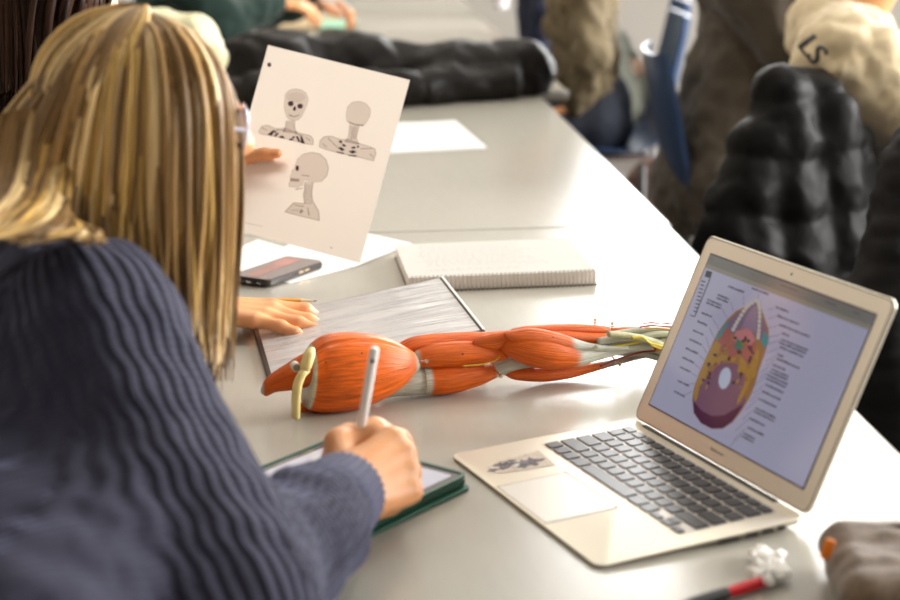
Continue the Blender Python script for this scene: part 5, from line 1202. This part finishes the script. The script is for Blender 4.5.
simple('person in an olive brown jacket sitting beyond the black puffer coat', .51, 5.62, -1, .07, dict(top=M_OLV, low=M_JEAN, hair=M_DHAIR), hair='long', amp=.02, hip_r=.13, elb=(V3(.40, 5.84, TZ + .09), V3(.47, 5.40, TZ + .03)), wr=(V3(.42, 5.76, TZ - .16), V3(.42, 5.48, TZ - .16)))
simple('person in a navy top at the right side of the farthest table', .44, 7.25, -1, .06, dict(top=M_NVY, low=M_JEAN, hair=M_DHAIR), hair='long', elb=(V3(.42, 7.45, TZ + .04), V3(.42, 7.05, TZ + .04)), wr=(V3(.36, 7.4, TZ - .16), V3(.36, 7.1, TZ - .16)))
cr, _ = person('person in a cream sweatshirt with black letters, back turned to the laptop', (.97, 3.56), (1, .1), (V3(.82, 3.37, TZ + .21), V3(.88, 3.74, TZ + .25)), V3(1.0, 3.58, TZ + .50), nrm((.9, .1, -.3)), (.3, 0, 1), (V3(1.04, 3.30, TZ + .04), V3(1.06, 3.86, TZ + .04)), (V3(1.27, 3.36, TZ + .04), V3(1.32, 3.74, TZ + .04)),
       (hnd((1, 0, -.1), (0, 0, 1)), hnd((1, 0, -.1), (0, 0, 1))), dict(top=M_CRM, low=M_JEAN, hair=M_DHAIR), hair='short', amp=.02, hip_r=.17, arm_r=(.085, .075, .055))
simple_g = person('person in dark green sleeves holding a white card at the third table', (-1.12, 5.6), (1, .1), (Z3(-.86, 5.42, .30), Z3(-.88, 5.82, .32)), Z3(-.78, 5.66, .52), nrm((.8, 0, -.6)), (.5, 0, .9), (D(222, 24, 5.45), D(262, 8, 6.0)), (D(276, 3, 5.62), D(318, -3, 5.85)),
       (hnd((.95, .2, -.1), (0, -.3, 1), (25, 35, 20)), hnd((.95, -.2, -.25), (0, 0, 1), (30, 40, 20))), dict(top=M_GRN, low=M_JEAN, hair=M_DHAIR), hair='long', amp=.014, arm_r=(.075, .07, .055))
# black letters on the cream back
def letters(body, size, px, py, Y, rot, parent):
    p = D(px, py, Y); ex = nrm(V3(math.cos(rot), .15, math.sin(rot))); n = nrm(CO - p); n = ortho(n, ex); ey = np.cross(n, ex)
    text_part(body, size, p, (ex, ey, n), mat('print_black', (.02, .018, .015), .8), parent, name='printed_letters', local=False, ext=.008)
# ------------------------------------------------------------------ garments over chairs and tables
M_NYL = mat('black_nylon', (.0045, .0038, .0034), .5, spec=.10, bump=(60, .3, .003)); M_NYLB = mat('dark_brown_nylon', (.009, .007, .006), .45, spec=.18, bump=(45, .3, .003))
def garment(name, label, cat_, prims, m, base, amp=.012, sc=11, quilt=None, h=.009, k=.012, zmin=None, seed=1., ridged=True):
    t = thing(name, label, cat_, base); V, Fc = solid(prims, k, h)
    if quilt:
        ax, per, a = quilt; ax = nrm(ax); N = vnormals(V, Fc); q = np.abs(np.sin(math.pi * ((V @ ax) + .012 * np.sin(V[:, 0] * 17 + V[:, 1] * 9)) / per)); V = V + N * ((q ** .5 - .7) * a)[:, None]
    V = wrinkle(V, Fc, amp, sc, seed, ridged=ridged); V = wrinkle(V, Fc, amp * .35, sc * 3, seed + 4)
    V = relax(V, Fc, 1)
    if zmin is not None: V[:, 2] = np.maximum(V[:, 2], zmin)
    meshobj('shell', V, Fc, m, t); return t
g = garment('puffer_coat', 'black puffer coat heaped across the second grey table', 'coat',
        [limb(Z3(-.66, 4.45, .07), Z3(-.44, 4.52, .10), .085, .10), limb(Z3(-.48, 4.55, .085), Z3(-.2, 4.62, .085), .10, .085), limb(Z3(-.25, 4.58, .07), Z3(0., 4.62, .06), .085, .085), limb(Z3(-.02, 4.56, .065), Z3(.20, 4.62, .068), .078, .078), limb(Z3(.16, 4.60, .062), Z3(.235, 4.64, .062), .068, .060),
         limb(Z3(-.36, 4.40, .04), Z3(-.08, 4.43, .04), .045, .05), limb(Z3(-.12, 4.44, .04), Z3(.16, 4.52, .045), .05, .045), limb(Z3(-.6, 4.34, .045), Z3(-.42, 4.34, .05), .055, .05)], M_NYLB, Z3(-.2, 4.55, 0), .016, 6, ((1, .5, 0), .24, .016), zmin=TZ + .002)
z_ = [Z3(-.1 + .03 * k, 4.455 + .008 * k, .088 + .006 * math.sin(k)) for k in range(9)]; MB().tube(z_, .004, 6).build('zip', M_BLACKP, g)
j = garment('puffer_jacket', 'shiny black puffer jacket draped over a chair behind the laptop', 'jacket',
        [limb(D(782, 100, 3.18), D(792, 310, 3.12), .055, .085), limb(D(755, 150, 3.14), D(742, 320, 3.08), .055, .085), limb(D(727, 212, 3.10), D(716, 340, 3.06), .052, .07), limb(D(822, 112, 3.22), D(838, 320, 3.18), .065, .09), limb(D(846, 150, 3.26), D(868, 330, 3.24), .055, .09), limb(D(775, 92, 3.2), D(815, 98, 3.3), .045, .055), limb(D(720, 330, 3.1), D(880, 340, 3.2), .09, .1)],
        M_NYL, (.7, 3.2, TZ - .5), .007, 9, ((0, .15, 1), .115, .012), seed=4)
j2 = garment('ribbed_jacket', 'matt black ribbed jacket on the chair at the right edge', 'jacket',
        [limb(D(912, 168, 2.66), D(884, 300, 2.58), .050, .060), limb(D(884, 300, 2.58), D(890, 440, 2.55), .060, .07), limb(D(930, 160, 2.72), D(930, 440, 2.66), .07, .11), limb(D(980, 170, 2.8), D(985, 440, 2.75), .08, .12)], mat('matt_black_quilt', (.012, .011, .011), .8, spec=.15, bump=(200, .4, .002)), (.9, 2.65, TZ - .5), .008, 9, ((.1, 0, 1), .032, .006), seed=8)
j3 = garment('cream_jacket', 'pale cream padded jacket hanging on a chair behind the blond head', 'jacket',
        [limb(D(150, 36, 4.05), D(190, 40, 4.05), .07, .06), limb(D(190, 42, 4.05), D(212, 58, 4.02), .06, .035), limb(D(140, 60, 4.0), D(185, 66, 4.05), .09, .075), limb(D(150, 90, 4.05), D(150, 230, 4.05), .11, .11), limb(D(172, 100, 4.05), D(172, 220, 4.05), .07, .08)], mat('cream_nylon', (.62, .58, .36), .5, bump=(50, .3, .004)), (-.8, 4.05, .4), .010, 8, None, seed=12)
# ------------------------------------------------------------------ small things farther off
bp0 = V3(.80, 5.95, .0)
bag = garment('backpack', 'dark brown rucksack standing on the floor between the chairs', 'bag', [limb(V3(.62, 5.10, .14), V3(.65, 5.14, .38), .11, .09, (V3(0, 1, 0), .7)), limb(V3(.61, 5.01, .11), V3(.63, 5.02, .24), .07, .065)], mat('rucksack_brown', (.16, .09, .07), .75), (.62, 5.10, 0), .008, 10, None, zmin=.003)
MB().tube([V3(.60, 5.06, .46), V3(.59, 4.97, .36), V3(.59, 4.945, .22), V3(.60, 4.98, .10)], .012, 8, flat=((0, 1, 0), .4)).build('strap', M_BLACKP, bag)
c1 = thing('white_card', 'white card held in the hand above the third table', 'card', D(338, 8, 5.8)); MB().box(D(336, 5, 5.8), (.10, .003, .055), (nrm((.75, 0, -.65)), (0, 1, 0), nrm((.65, 0, .75)))).build('card', M_PAPER, c1, smooth=False)
bk = thing('open_book', 'tan and green booklet lying in front of the green sleeves', 'book', T(300, 26)); mb = MB(); a, b_, c_, d_ = T(262, 30, .003), T(330, 30, .003), T(345, 18, .003), T(275, 16, .003)
mb.extr([a, b_, c_, d_], (0, 0, .012)).build('cover', mat('booklet_tan', (.55, .42, .25), .6), bk, smooth=False)
mb = MB(); mb.extr([T(318, 28, .0155), T(350, 28, .0155), T(358, 20, .0155), T(322, 20, .0155)], (0, 0, .002)).build('page', mat('booklet_green', (.35, .62, .45), .6), bk, smooth=False)
cp = thing('paper_cup', 'white cup with a red mark on the farthest table', 'cup', T(497, 8)); q = T(500, 8); MB().tube([q, q + V3(0, 0, .11)], [.034, .045], 20).build('cup_wall', M_PAPER, cp); MB().tube([q + V3(0, 0, .05), q + V3(0, 0, .10)], [.0402, .0448], 20).build('red_band', mat('red_print', (.75, .05, .05), .5), cp)
sn = MB()
letters('LS', .058, 812, 50, 3.245, -.85, cr)
bpy.context.view_layer.update()
